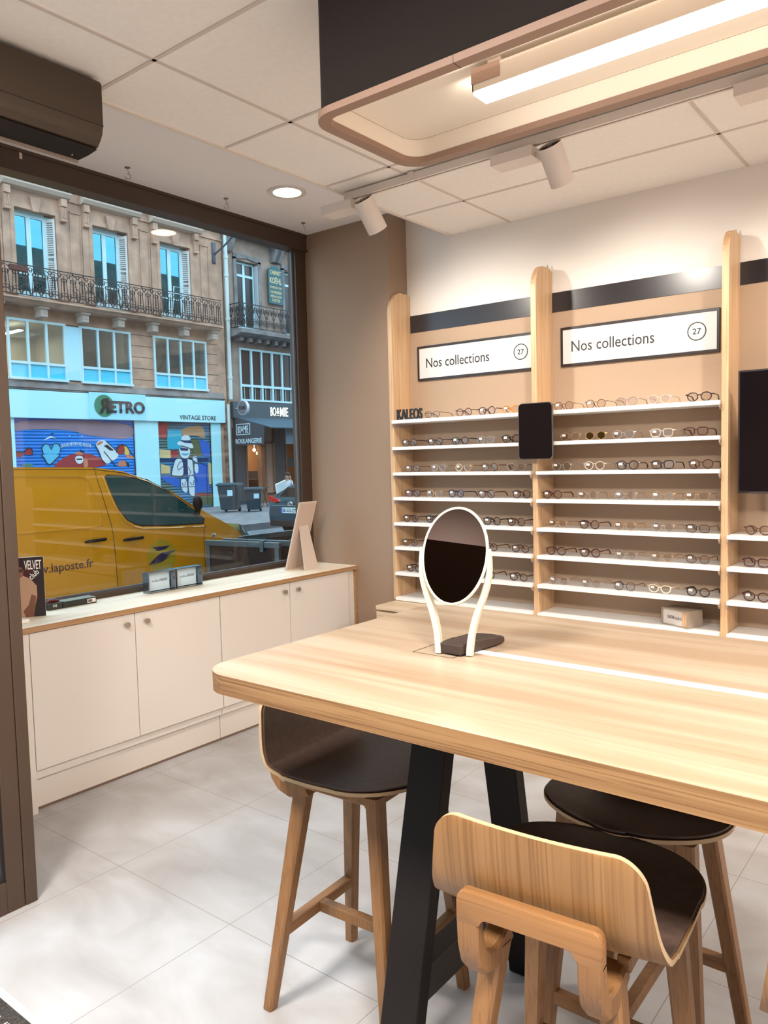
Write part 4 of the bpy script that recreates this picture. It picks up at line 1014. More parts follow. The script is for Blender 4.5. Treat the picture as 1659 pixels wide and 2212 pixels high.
mural('red_cap_crown', [mp(*q) for q in ((1365, 480), (1370, 410), (1400, 370), (1440, 355), (1480, 370), (1495, 440), (1480, 515), (1400, 510))], mRED, s1)
mural('cap_yellow', [mp(*q) for q in ((1480, 370), (1530, 390), (1560, 450), (1560, 520), (1480, 515), (1495, 440))], mYEL, s1)
mural('cap_peak', [mp(*q) for q in ((1490, 520), (1570, 515), (1635, 560), (1610, 580), (1530, 570))], mORG, s1)
mural('small_cap', [mp(*q) for q in ((1370, 690), (1385, 620), (1430, 595), (1490, 600), (1520, 690))], mORG, s1)
mural('small_cap_dark', [mp(*q) for q in ((1490, 600), (1545, 640), (1555, 700), (1525, 700))], mBLK, s1)
mural('bow_left', [mp(*q) for q in ((0, 455), (90, 470), (105, 490), (60, 545), (0, 500))], mRED, s1)
mural('bow_right', [mp(*q) for q in ((105, 475), (175, 400), (215, 430), (215, 505), (110, 495))], mRED, s1)
mural('green_shoe', [mp(*q) for q in ((70, 640), (110, 615), (220, 615), (210, 665), (90, 665))], mGRN, s1)
mural('hanger', [mp(*q) for q in ((360, 300), (455, 240), (470, 240), (560, 300), (550, 285), (465, 262), (380, 300))], mWHT, s1)
mural('corset', [mp(*q) for q in ((335, 400), (380, 345), (430, 360), (458, 430), (490, 350), (545, 345), (585, 400), (570, 470), (520, 500), (420, 480), (350, 490))], mCYA, s1)
mural('panties', [mp(*q) for q in ((330, 500), (450, 480), (570, 505), (500, 560), (440, 635), (400, 625), (375, 550))], mCYA, s1)
b = B()
def stroke(*q): tube(b, [(FX-.028, *mp(*p)) for p in q], .016, n=4)
for q in (((470, 240), (465, 215), (485, 200), (495, 215)), ((335, 400), (380, 345), (430, 360), (458, 430), (490, 350), (545, 345), (585, 400), (570, 470)), ((335, 400), (350, 490)), ((330, 500), (400, 625), (440, 635), (570, 505)), ((1060, 370), (1150, 590), (1190, 640)), ((1220, 310), (1390, 480)), ((1180, 460), (1350, 690)), ((1365, 480), (1370, 410), (1440, 355), (1530, 390), (1560, 450), (1640, 560)), ((845, 430), (850, 460), (900, 470)), ((0, 455), (90, 470), (175, 400), (215, 430), (215, 505))): stroke(*q)
A('black_outlines', b, mBLK, s1)
b = B()
for i in range(24):
    x = 590+i*17.5; zt = 352-30*math.sin(PI*i/23); k = (i*7) % 5
    tube(b, [(FX-.028, *mp(x+k, zt+k*2)), (FX-.028, *mp(x-4+k, zt+34)), (FX-.028, *mp(x+3-k, zt+58-k*3))], .011, n=4)
for (x, dx) in ((710, -12), (790, 0), (870, 14)): tube(b, [(FX-.028, *mp(x, 250)), (FX-.028, *mp(x+dx, 232))], .013, n=4)
A('white_graffiti', b, mWHT, s1)
def mq(x, z): return (17.46+(x-55)/1310*2.42, 3.13-(z-80)/2000*3.2)     # on the second shutter (zoomed crop coordinates)
mTUR = mat('mural_turquoise', (.02, .38, .55), .6); mTAN = mat('mural_tan', (.42, .24, .12), .6); mOLI = mat('mural_olive', (.10, .12, .05), .6); mCRM = mat('mural_cream', (.62, .50, .24), .6); mNAV = mat('mural_navy', (.01, .03, .12), .6)
for nm, q, m in (('red_ground', ((60, 90), (300, 90), (290, 440), (80, 440)), mRED), ('turquoise_shirt', ((280, 250), (640, 250), (620, 690), (280, 690)), mTUR), ('tan_top', ((640, 200), (1200, 100), (1270, 480), (980, 360), (650, 380)), mTAN),
                 ('olive_coat', ((860, 470), (1070, 470), (1130, 860), (920, 860)), mOLI), ('blue_shirt', ((1060, 470), (1200, 480), (1350, 560), (1350, 890), (1180, 890)), mBLU), ('cream_gloves', ((90, 700), (350, 720), (350, 900), (90, 890)), mCRM), ('red_strip', ((350, 730), (520, 730), (560, 880), (350, 900)), mRED),
                 ('dark_rail', ((90, 930), (1310, 930), (1310, 1000), (90, 980)), mNAV), ('blue_clothes', ((930, 1050), (1290, 1050), (1300, 1740), (920, 1740)), mBLU), ('blue_heap', ((110, 1290), (560, 1380), (560, 1600), (400, 1560), (110, 1400)), mBLU),
                 ('cream_right', ((1290, 1030), (1370, 1050), (1360, 1560), (1290, 1560)), mCRM), ('olive_ground', ((1000, 1820), (1390, 1820), (1390, 2080), (1100, 2060)), mOLI), ('cream_left', ((100, 1030), (330, 1100), (320, 1260), (100, 1260)), mCRM), ('red_low', ((920, 1760), (1340, 1780), (1340, 1840), (930, 1830)), mRED)):
    mural(nm, [mq(*p) for p in q], m, s2)
for nm, q, m, l in (('hat_crown', ((610, 490), (640, 390), (740, 360), (840, 390), (870, 490)), mWHT, 1), ('hat_brim', ((500, 590), (560, 500), (860, 510), (940, 670), (850, 680), (700, 620)), mWHT, 1), ('hat_band', ((590, 500), (870, 500), (900, 560), (700, 545)), mNAV, 2),
                    ('figure_head', ((560, 640), (840, 680), (830, 820), (760, 920), (640, 920), (570, 800)), mWHT, 1), ('spectacle_marks', ((580, 660), (790, 680), (780, 740), (600, 730)), mNAV, 2), ('smile_mark', ((600, 800), (820, 800), (760, 850), (660, 850)), mTUR, 2),
                    ('jacket_left', ((450, 930), (620, 920), (650, 1100), (640, 1340), (340, 1310), (370, 1170)), mWHT, 1), ('jacket_right', ((760, 930), (880, 960), (900, 1300), (760, 1330)), mWHT, 1), ('raised_hand', ((890, 900), (940, 855), (1000, 870), (1030, 960), (1000, 1020), (900, 960)), mWHT, 1), ('raised_arm', ((930, 1040), (1030, 1060), (1030, 1240), (980, 1290), (930, 1230)), mWHT, 1),
                    ('trouser_left', ((570, 1400), (720, 1400), (740, 1740), (620, 1700), (570, 1570)), mWHT, 1), ('trouser_right', ((770, 1340), (910, 1340), (920, 1580), (905, 1850), (760, 1760)), mWHT, 1), ('shirt_front', ((640, 950), (760, 950), (760, 1330), (660, 1330)), mNAV, 1)):
    mural(nm, [mq(*p) for p in q], m, s2, l)
b = B()
for q in (((450, 930), (370, 1170), (340, 1310), (640, 1340)), ((640, 980), (560, 1000), (500, 1100), (520, 1190)), ((520, 1190), (640, 1100)), ((770, 1120), (830, 1240), (770, 1330)), ((560, 1400), (560, 1590), (720, 1590)), ((770, 1590), (915, 1590)), ((735, 1340), (740, 1780)), ((600, 1480), (620, 1550), (670, 1550), (680, 1450)), ((800, 1480), (840, 1550), (890, 1540), (900, 1440)), ((930, 880), (1000, 900), (1020, 980)), ((920, 1300), (990, 1480), (930, 1500)), ((1060, 1000), (1140, 1050), (1290, 1120)), ((1240, 1130), (1240, 2040))):
    tube(b, [(FX-.026, *mq(*p)) for p in q], .012, n=4)
A('black_outlines', b, mNAV, s2)
# drain pipe and brick pier between the houses
b = B(); box(b, FX-.02, FX+.10, 20.58, 20.83, -.12, 4.0); A('corner_pier', b, nz('worn_brick', (.16, .08, .055), (.32, .20, .14), 6, rough=.9))
b = B(); cyl(b, (FX+.16, 20.86, 4.1), (FX+.16, 20.86, 13.4), .075, n=12); cyl(b, (FX+.14, 20.72, 3.9), (FX+.14, 20.74, -.1), .06, n=10)
for z in (4.9, 7.2, 8.9, 9.6): cyl(b, (FX+.16, 20.86, z), (FX+.16, 20.86, z+.12), .092, n=12)
tag(link('drain_pipe', b, mat('pipe_white', (.55, .66, .66), .5), None, True), 'tall white drain pipe between the two buildings across the street', 'drain pipe')
# street lamp bracket
b = B(); box(b, FX, FX+.06, 20.30, 20.46, 9.35, 10.15, .01); tube(b, [(FX+.06, 20.4, 9.7), (FX+.5, 20.5, 9.95), (FX+.9, 20.6, 10.25), (FX+1.2, 20.65, 10.3)], .035, n=8)
sphere(b, (FX+1.45, 20.7, 10.16), .3, 14, 8, (1.1, .7, .28)); tag(link('street_lamp', b, mat('lamp_dark_steel', (.05, .07, .10), .4), None, True), 'dark bracket street lamp fixed beside the white drain pipe', 'street lamp')

# second building ---------------------------------------------------
bB = thing('building', 'grey stone building with green name board and dark bakery front across the street', 'building', (FX, 24, -.12))
def Bb(name, bm, m, parent=None, smooth=False):
    bmesh.ops.translate(bm, verts=bm.verts[:], vec=(-FX, -24, .12)); return link(name, bm, m, parent or bB, smooth)
hB = [(21.5, 22.66, 7.0, 9.72), (24.18, 25.34, 7.0, 9.72), (26.9, 28.06, 7.0, 9.72), (21.52, 28.0, 4.10, 6.22), (21.62, 22.64, .30, 2.32), (23.85, 27.0, .30, 2.32)]
b = B(); facade_boxes(b, 20.86, 45, -.12, 13.5, hB, FX-.35, FX); Bb('wall', b, nz('brown_grey_stone', (.27, .20, .165), (.37, .29, .235), 1.8, rough=.9))
b = B(); box(b, FX-1.5, FX-.36, 20.9, 45, 6.9, 9.9); box(b, FX-1.5, FX-.36, 20.9, 45, 4.0, 6.4); Bb('dark_rooms', b, MATS['room_dark'])
for c in (21.5, 24.18, 26.9):
    f = B(); x0, x1 = FX-.24, FX-.17
    for (a, d) in ((c, c+.07), (c+.50, c+.62), (c+1.05, c+1.12)): box(f, x0, x1, a, d, 7.0, 9.7)
    for (e, g) in ((9.62, 9.7), (9.12, 9.22), (7.0, 7.15)): box(f, x0, x1-.003, c, c+1.12, e, g)
    fr = Bb('french_window', f, WWHITE); Bb('pane', bx(FX-.21, FX-.205, c, c+1.12, 7.0, 9.65), mat('dark_pane', (.03, .035, .04), .2), fr)
    s = B(); box(s, FX-.16, FX+.04, c+1.13, c+1.155, 7.05, 9.65)
    for k in range(30): box(s, FX-.15, FX+.03, c+1.12, c+1.132, 7.1+k*.084, 7.13+k*.084)
    Bb('folded_shutter', s, mat('pale_shutter', (.55, .60, .62), .6))
    b = B(); box(b, FX, FX+.06, c-.16, c, 7.0, 9.8); box(b, FX, FX+.06, c+1.16, c+1.32, 7.0, 9.8)
    prism(b, [(c-.16, 9.72), (c+.58, 9.84), (c+1.32, 9.72), (c+1.32, 9.96), (c-.16, 9.96)], FX, FX+.06, 'x'); Bb('window_surround', b, GREYST)
    for yy in (c-.62, c+1.9):
        q = B(); prism(q, [(FX, 9.9), (FX+.14, 9.95), (FX+.30, 10.25), (FX+.42, 10.55), (FX, 10.6)], yy, yy+.36, 'y'); Bb('console', q, GREYST)
b = B(); prism(b, [(FX, 10.58), (FX+.5, 10.62), (FX+.6, 10.78), (FX, 10.85)], 20.9, 45, 'y'); Bb('cornice', b, GREYST)
b = B(); prism(b, [(FX, 6.55), (FX+.55, 6.62), (FX+.80, 6.70), (FX+.80, 6.86), (FX, 6.88)], 20.95, 45, 'y'); sl = Bb('balcony_slab', b, GREYST)
for k in range(12):
    yy = 21.2+.47*k; q = B(); box(q, FX, FX+.5, yy, yy+.16, 6.42, 6.60, .01); Bb('corbel', q, GREYST)
b = B(); railing(b, 21.0, 29.0, FX+.74, 6.88, 7.86, .40, 1); railing(b, FX, FX+.74, 21.0, 6.88, 7.86, .37, 1, 'x'); Bb('balcony_railing', b, IRON, sl)
f = B()
box(f, FX-.025, FX+.062, 21.49, 28.0, 4.08, 4.162); box(f, FX-.015, FX+.058, 21.495, 28.0, 4.66, 4.76); box(f, FX-.025, FX+.060, 21.49, 28.0, 6.138, 6.22)
for i in range(12): box(f, FX-.02, FX+.055, 21.50+i*.585, 21.57+i*.585+(.02 if i % 2 else 0), 4.16, 6.14)
for i in range(22): box(f, FX-.0, FX+.02, 21.72+i*.2925, 21.735+i*.2925, 4.16, 4.66)
fr = Bb('strip_window', f, WWHITE); Bb('pane', bx(FX-.03, FX-.022, 21.5, 28, 4.12, 6.2), mat('brownish_pane', (.05, .035, .035), .15), fr)
nb = Bb('name_board', prism(B(), [(23.16, 8.21), (23.98, 8.21), (23.98, 9.62), (23.86, 9.68), (23.74, 9.76), (23.57, 9.80), (23.40, 9.76), (23.28, 9.68), (23.16, 9.62)], FX+.10, FX+.14, 'x'), mat('board_green', (.01, .10, .12), .5))
def MB2(x, y, z): return Matrix.Translation(Vector((-FX, -24, .12))) @ MX(x, y, z)
gold = mat('gold_letter', (.62, .50, .26), .5)
for s, y, w, z, h in (('CABINET', 23.26, .62, 9.42, .17), ('KOËHL', 23.23, .68, 9.05, .30), ('FONDÉ EN 1954', 23.24, .66, 8.84, .12), ('CONTENTIEUX', 23.24, .66, 8.63, .12), ('RÉDACTION', 23.26, .62, 8.47, .12), ("D'ACTES", 23.34, .46, 8.30, .12)):
    lettering('board_text', s, w, h, gold, nb, MB2(FX+.14, y, z), .004, .02)
# bakery
fa = Bb('bakery_fascia', bx(FX, FX+.16, 20.95, 32, 3.38, 4.03, bev=.005), SLATE)
def bomie(y, z, w, h, M_, m, parent, sc):
    lettering('name_bo', 'BO', w*.30, h, m, parent, M_(y, z), .02*sc, .012); lettering('name_and', '&', w*.16, h*.72, m, parent, M_(y+w*.335, z+h*.24), .02*sc, .008)
    lettering('name_mie', 'MIE', w*.44, h, m, parent, M_(y+w*.53, z), .02*sc, .012)
glow = mat('lit_letter', (.9, .88, .8), .5, emis=(1, .95, .8), estr=.55)
bomie(22.98, 3.50, 1.06, .38, lambda y, z: MB2(FX+.165, y, z), glow, fa, 1)
Bb('name_and_bar', bx(FX+.165, FX+.18, 23.33, 23.49, 3.52, 3.55), glow, fa); Bb('divider', bx(FX+.165, FX+.18, 24.30, 24.36, 3.45, 3.88), glow, fa)
b = B(); cyl(b, (FX+.61, 21.04, 3.75), (FX+.61, 21.16, 3.75), .29, n=32); box(b, FX, FX+.34, 21.07, 21.10, 3.74, 3.77); ds = Bb('round_sign', b, mat('round_sign_white', (.6, .62, .66), .4), fa)
b = B(); cyl(b, (FX+.61, 21.032, 3.75), (FX+.61, 21.04, 3.75), .265, n=32); Bb('round_sign_face', b, mat('round_sign_grey', (.16, .15, .17), .5), fa)
lettering('round_sign_text', 'BO&MI', .34, .15, TEXTB, fa, Matrix.Translation(Vector((-FX, -24, .12))) @ MY(FX+.44, 21.031, 3.675), .004, .02)
b = B()
for (x0, z0, x1, z1) in ((FX+.16, 3.40, FX+2.15, 2.92),):
    P = [b.verts.new(p) for p in ((x0, 21.1, z0), (x1, 21.1, z1), (x1, 32, z1), (x0, 32, z0))]; b.faces.new(P); Q = [b.verts.new((v.co.x, v.co.y, v.co.z-.03)) for v in P]; b.faces.new(Q[::-1])
    for i in range(4): b.faces.new((P[i], Q[i], Q[(i+1) % 4], P[(i+1) % 4]))
aw = Bb('awning', b, AWN); Bb('awning_valance', bx(FX+1.80, FX+1.83, 22.2, 32, 2.28, 2.88), mat('valance_canvas', (.10, .16, .20), .8), aw)
b = B(); prism(b, [(FX+.01, 3.42), (FX+1.80, 2.96), (FX+1.71, 2.27), (FX+.01, 2.27)], 21.06, 21.10, 'y'); side = Bb('awning_side', b, mat('awning_side_dark', (.05, .06, .075), .7), aw)
TB = Matrix.Translation(Vector((-FX, -24, .12)))
lettering('boulangerie', 'BOULANGERIE', 1.52, .185, mat('pale_letter', (.62, .75, .80), .5), side, TB @ MY(FX+.12, 21.06, 2.34), .008, .012)
b = B()
for (a, d, e, g) in ((.19, 1.0, 2.68, 2.71), (.19, 1.0, 3.09, 3.12), (.19, .22, 2.71, 3.09), (.97, 1.0, 2.71, 3.09)): box(b, FX+a, FX+d, 21.045, 21.06, e, g)
Bb('small_sign_frame', b, MATS['pale_letter'], side)
bomie(FX+.27, 2.75, .64, .29, lambda y, z: TB @ MY(y, 21.06, z), MATS['pale_letter'], side, .4)
tube_ = tube(B(), [(FX+.16, 24.4, 3.35), (FX+1.2, 24.9, 3.05)], .02, n=5); Bb('awning_arm', tube_, WWHITE, aw)
b = B(); box(b, FX-.0, FX+.12, 20.98, 21.58, -.12, 3.0); box(b, FX, FX+.12, 23.20, 23.82, -.12, 3.0); Bb('dark_cladding', b, mat('dark_cladding_paint', (.05, .055, .065), .6))
b = B()
for (a, d, e, g) in ((21.58, 21.66, .28, 2.30), (22.58, 22.70, .281, 2.30), (21.56, 22.72, 2.30, 2.40), (21.56, 22.72, .22, .28), (23.08, 23.19, .28, 2.40), (23.83, 23.91, .3, 2.32)): box(b, FX-.04, FX+.14, a, d, e, g)
box(b, FX-.04, FX+.13, 21.57, 23.2, -.12, .22)
Bb('wooden_shopfront', b, mat('brown_shopfront', (.20, .10, .05), .6))
Bb('beige_door_panel', bx(FX-.02, FX+.11, 22.70, 23.08, .28, 2.35), mat('beige_panel', (.42, .25, .18), .6))
b = B(); box(b, FX-3.2, FX-3.1, 21, 32, -.1, 2.7); box(b, FX-3.1, FX-.35, 21.2, 21.25, -.1, 2.7); box(b, FX-3.1, FX-.35, 21, 32, 2.6, 2.7); box(b, FX-3.1, FX-.35, 21, 32, -.12, -.05); box(b, FX-3.0, FX-2.5, 22.2, 22.6, 0, 2.5)
Bb('bakery_interior', b, mat('bakery_wall', (.36, .20, .10), .8))
Bb('counter_display', box(bx(FX-1.5, FX-.7, 22.0, 23.6, 0, .85), FX-1.5, FX-1.4, 22.0, 23.6, .85, 1.2), mat('dark_counter', (.05, .025, .015), .5))
area('bakery_light', (-1.6, -1.4, 2.6), 2.5, 5.0, 130, (1, .70, .42), parent=bB)
for (x, y, z) in ((-.7, 22.79, 2.10), (-.72, 23.0, 1.96), (-1.0, 22.5, 1.97)):
    g = sphere(B(), (FX+x, y, z), .07 if x > -.9 else .05, 12, 8); cyl(g, (FX+x, y, z+.05), (FX+x, y, 2.6), .006, n=5, mi=0); Bb('globe_lamp', g, mat('globe_glow', (1, 1, 1), .5, emis=(1, .75, .42), estr=9))
Bb('menu_board', bx(FX-.6, FX-.55, 23.9, 25.2, 1.35, 1.75), mat('menu_dark', (.06, .05, .05), .6))

# wheelie bins
BIN = mat('bin_plastic', (.025, .045, .060), .45)
def bin_(x, y, lab, sc, rz):
    t = thing('wheelie_bin', lab, 'bin', (x, y, -.12), rz, 'wheelie bins on the far pavement')
    b = B(); w0, w1, d0, d1, h = .27*sc, .34*sc, .26*sc, .36*sc, .92*sc
    V = [b.verts.new((sx*w, sy*d, z)) for (w, d, z) in ((w0, d0, .08), (w1, d1, h)) for (sx, sy) in ((-1, -1), (1, -1), (1, 1), (-1, 1))]
    for q in ((3, 2, 1, 0), (4, 5, 6, 7), (0, 1, 5, 4), (1, 2, 6, 5), (2, 3, 7, 6), (3, 0, 4, 7)): b.faces.new([V[i] for i in q])
    bmesh.ops.bevel(b, geom=b.edges[:], offset=.02, segments=2, affect='EDGES'); link('body', b, BIN, t)
    b = B(); prism(b, [(-d1-.04, h), (-d1-.05, h+.05), (-.1, h+.10), (d1+.02, h+.06), (d1+.05, h)], -w1-.03, w1+.03, 'x'); link('lid', b, mat('bin_lid', (.04, .075, .10), .5), t)
    for s in (-1, 1): link('wheel', cyl(B(), (s*w0*.9-.03, d0, .09), (s*w0*.9+.03, d0, .09), .09, n=16), BLACK, t)
    link('sticker', bx(-.08+.1, .10+.1, -d1-.004, -d1+.03, h*.62, h*.84), mat('bin_sticker', (.45, .70, .85), .5), t)
    link('handle', bx(-w1*.7, w1*.7, d1, d1+.06, h-.05, h-.02), BIN, t)
bin_(-20.95, 17.98, 'larger dark wheelie bin in front of the pale shop pier', 1.0, .55)
bin_(-20.18, 18.38, 'smaller dark wheelie bin on the bakery side', .82, .75)
# folding terrace furniture
def folding_chair(x, y, rz, lab, tbl=False):
    t = thing('folding_table' if tbl else 'folding_chair', lab, 'table' if tbl else 'chair', (x, y, -.12), rz)
    h = .72 if tbl else .45; m = mat('dark_slat', (.05, .025, .02), .6)
    for s in (-.19, .19):
        link('leg', tube(B(), [(s, -.22, 0), (s, .18, h)], .014, n=6), m, t); link('leg', tube(B(), [(s, .22, 0), (s, -.18, h)] + ([] if tbl else [(s, -.26, .85)]), .014, n=6), m, t)
    if tbl: link('tabletop', bx(-.28, .28, -.28, .28, h, h+.02), m, t)
    else:
        link('seat', bx(-.2, .2, -.19, .19, h, h+.02), m, t); b = B(); box(b, -.2, .2, -.255, -.24, .62, .68); box(b, -.2, .2, -.27, -.255, .76, .82); link('backrest', b, m, t)
folding_chair(-22.0, 20.35, .4, 'dark folding table in front of the bakery window, next to the bins', True)
folding_chair(-21.9, 20.95, 2.6, 'dark folding chair with slatted back in front of the bakery door')
folding_chair(-21.7, 21.9, .2, 'dark folding table at the bakery terrace behind the parked car', True)

# people on the terrace
def figure(x, y, rz, lab, shirt, hair, seat_h, arm_up):
    t = thing('person', lab, 'person', (x, y, -.12), rz)
    J = {'pelvis': (0, 0, seat_h+.08), 'belly': (0, .01, seat_h+.22), 'chest': (0, .03, seat_h+.42), 'neck': (0, .03, seat_h+.56), 'head0': (0, .05, seat_h+.63), 'head1': (0, .055, seat_h+.70), 'head2': (0, .05, seat_h+.78)}
    me = bpy.data.meshes.new('body'); V = []; E = []; Rr = []; idx = {}
    def add(n, p, r): idx[n] = len(V); V.append(p); Rr.append(r)
    for n, r in (('pelvis', .15), ('belly', .13), ('chest', .16), ('neck', .055), ('head0', .07), ('head1', .095), ('head2', .075)): add(n, J[n], r)
    for a, c in (('pelvis', 'belly'), ('belly', 'chest'), ('chest', 'neck'), ('neck', 'head0'), ('head0', 'head1'), ('head1', 'head2')): E.append((idx[a], idx[c]))
    for s in (-1, 1):
        k = str(s); up = arm_up and s < 0
        add('sh'+k, (s*.17, .02, seat_h+.48), .06); add('el'+k, (s*.23, .12, seat_h+.26) if not up else (s*.25, .16, seat_h+.36), .042)
        add('wr'+k, (s*.12, .34, seat_h+.30) if not up else (s*.22, .24, seat_h+.62), .028); add('hd'+k, (s*.10, .40, seat_h+.30) if not up else (s*.21, .25, seat_h+.72), .035)
        add('hip'+k, (s*.09, .08, seat_h+.07), .09); add('kn'+k, (s*.12, .45, seat_h+.06), .062); add('an'+k, (s*.12, .42, .09), .042); add('to'+k, (s*.12, .55, .05), .04)
        for a, c in (('chest', 'sh'+k), ('sh'+k, 'el'+k), ('el'+k, 'wr'+k), ('wr'+k, 'hd'+k), ('pelvis', 'hip'+k), ('hip'+k, 'kn'+k), ('kn'+k, 'an'+k), ('an'+k, 'to'+k)): E.append((idx[a], idx[c]))
    me.from_pydata(V, E, []); o = bpy.data.objects.new('body', me); COL.objects.link(o)
    sk = o.modifiers.new('skin', 'SKIN'); sv = me.skin_vertices[0].data
    for i, r in enumerate(Rr): sv[i].radius = (r, r)
    sv[0].use_root = True
    sb = o.modifiers.new('sub', 'SUBSURF'); sb.levels = sb.render_levels = 1
    dg = bpy.context.evaluated_depsgraph_get(); dg.update(); m2 = bpy.data.meshes.new_from_object(o.evaluated_get(dg)); bpy.data.objects.remove(o)
    m2.materials.clear(); m2.materials.append(mat('skin', (.50, .27, .18), .5)); m2.materials.append(shirt); m2.materials.append(mat('dark_trousers', (.03, .03, .04), .8))
    for p in m2.polygons:
        c = p.center; p.use_smooth = True
        p.material_index = 0 if (c.z > seat_h+.55 or (c.z > seat_h+.2 and c.y > .30) or (c.z > seat_h+.60)) else (1 if c.z > seat_h+.14 else 2)
    bo = bpy.data.objects.new('body', m2); COL.objects.link(bo); bo.parent = t
    link('hair', sphere(sphere(B(), (0, .025, seat_h+.76), .112, 14, 9, (1, 1, .9)), (0, -.03, seat_h+.66), .09, 12, 8, (1, .7, 1.2)), hair, t, True)
figure(-21.0, 20.86, math.radians(200), 'dark-haired person in a light shirt seated at the terrace behind the parked car', mat('light_shirt', (.60, .62, .66), .8), mat('dark_hair', (.03, .015, .012), .7), .45, True)
figure(-21.0, 21.45, math.radians(150), 'fair-haired person with a dark strap over a pale top, seated at the terrace', mat('pale_top', (.55, .60, .68), .8), mat('fair_hair', (.55, .30, .14), .7), .45, False)
for (x, y, lab) in ((-21.0, 20.86, 'dark stool under the dark-haired person at the terrace'), (-21.0, 21.45, 'dark stool under the fair-haired person at the terrace')):
    t = thing('terrace_stool', lab, 'stool', (x, y, -.12)); link('seat', bx(-.17, .17, -.17, .17, .31, .34), BLACKM, t)
    for (a, c) in ((-1, -1), (1, -1), (1, 1), (-1, 1)): link('leg', cyl(B(), (a*.16, c*.16, 0), (a*.13, c*.13, .31), .012, n=6), BLACKM, t)

# parked dark blue car (rear towards the viewer) ---------------------------------
CARP = mat('car_dark_blue', (.010, .055, .080), .18, coat=.6, metal=.2)
CX0, CX1, CY = -14.62, -13.02, 13.80
t = thing('car', 'dark blue parked hatchback seen from behind, cut off by the window frame', 'car', ((CX0+CX1)/2, CY+2.0, -.30)); ccx = (CX0+CX1)/2
def shift_side(bm, levels, fn, cx=0):
    for z in levels: bmesh.ops.bisect_plane(bm, geom=bm.verts[:]+bm.edges[:]+bm.faces[:], plane_co=(0, 0, z), plane_no=(0, 0, 1))
    for v in bm.verts: v.co.x = cx+(v.co.x-cx)*fn(v.co.z)
    return bm
hwid = (CX1-CX0)/2
b = B(); prism(b, [(-2.0, .30), (-2.03, .55), (-2.0, .80), (-1.93, .92), (-1.74, 1.00), (-1.46, 1.24), (-1.12, 1.33), (-.2, 1.38), (.6, 1.32), (1.2, 1.0), (2.1, .88), (2.25, .6), (2.2, .28)], -hwid, hwid, 'x', bev=.07, seg=3)
def tumble(z): return 1.0 if z < .88 else 1.0-.24*min(1, (z-.88)/.5)
body = link('body', shift_side(b, (.5, .9, 1.05, 1.2, 1.35), tumble), CARP, t, True)
b = B(); prism(b, [(-hwid*.80, .985), (hwid*.80, .985), (hwid*.74, 1.215), (-hwid*.74, 1.215)], -.004, .004, 'z')
bmesh.ops.transform(b, matrix=Matrix.Identity(4), verts=b.verts[:])
for v in b.verts:
    z = v.co.y; off = v.co.z; v.co.z = z; v.co.y = -1.74-.012+(z-1.00)*1.167+off
link('rear_window', b, SCREEN, t)
for s in (-1, 1):
    q = B(); prism(q, [(s*hwid*.98, .92), (s*hwid*.98, 1.03), (s*hwid*.55, .93), (s*hwid*.50, .88), (s*hwid*.75, .85)], -.05, .012, 'y')
    for v in q.verts: v.co.y += -1.95
    link('tail_light', q, mat('tail_light_red', (.35, .015, .01), .2, emis=(1, .05, .02), estr=.06), t)
    sd = B(); prism(sd, [(-1.25, 1.0), (-.98, 1.22), (-.2, 1.28), (.5, 1.23), (.95, 1.0)], min(s*hwid*.97, s*hwid*.99), max(s*hwid*.97, s*hwid*.99), 'x'); shift_side(sd, (1.2,), lambda z: tumble(z)*1.03); link('side_window', sd, SCREEN, t)
    for yy in (-1.25, 1.35): link('wheel', cyl(B(), (s*(hwid-.2), yy, .31), (s*(hwid-.0), yy, .31), .31, n=28), BLACK, t)
link('brake_light', bx(-.14, .14, -1.50, -1.44, 1.225, 1.245), MATS['tail_light_red'], t)
b = B(); box(b, -.30, .30, -2.05, -2.02, .60, .74); pl = link('number_plate', b, mat('plate_white', (.62, .78, .84), .4), t)
link('plate_band', box(bx(-.30, -.25, -2.052, -2.05, .60, .74), .25, .30, -2.052, -2.05, .60, .74), mat('plate_blue', (.02, .12, .6), .4), pl)
lettering('plate_text', 'EE-533-ZY', .46, .09, TEXTB, pl, MY(-.235, -2.0505, .625), .002, .02)
b = B(); 
tube(b, [(.085*math.cos(2*PI*i/24), -2.02, .83+.055*math.sin(2*PI*i/24)) for i in range(24)], .007, True, 6); tube(b, [(.055*math.cos(2*PI*i/24), -2.02, .845+.022*math.sin(2*PI*i/24)) for i in range(24)], .006, True, 6); tube(b, [(.022*math.cos(2*PI*i/24), -2.02, .83+.048*math.sin(2*PI*i/24)) for i in range(24)], .006, True, 6)
link('emblem', b, CHROME, t, True)
link('trim_bar', bx(-.62, .62, -2.035, -2.0, .775, .79), CHROME, t)
link('lower_bumper', bx(-.72, .72, -2.04, -1.9, .26, .42, bev=.02), BLACKM, t)
# white folded parasol/flag leaning by the car
b = B(); tube(b, [(0, 0, .0), (0, .25, .35), (0, .05, 1.05)], .02, n=6); prism(b, [(.12, .55), (.02, 1.02), (.42, 1.15), (.40, .85)], -.03, .03, 'x')
tag(link('folded_banner', b, mat('white_banner', (.72, .85, .90), .7), None, False, (-17.0, 16.35, -.12)), 'white folded banner standing on the pavement behind the parked car', 'banner')

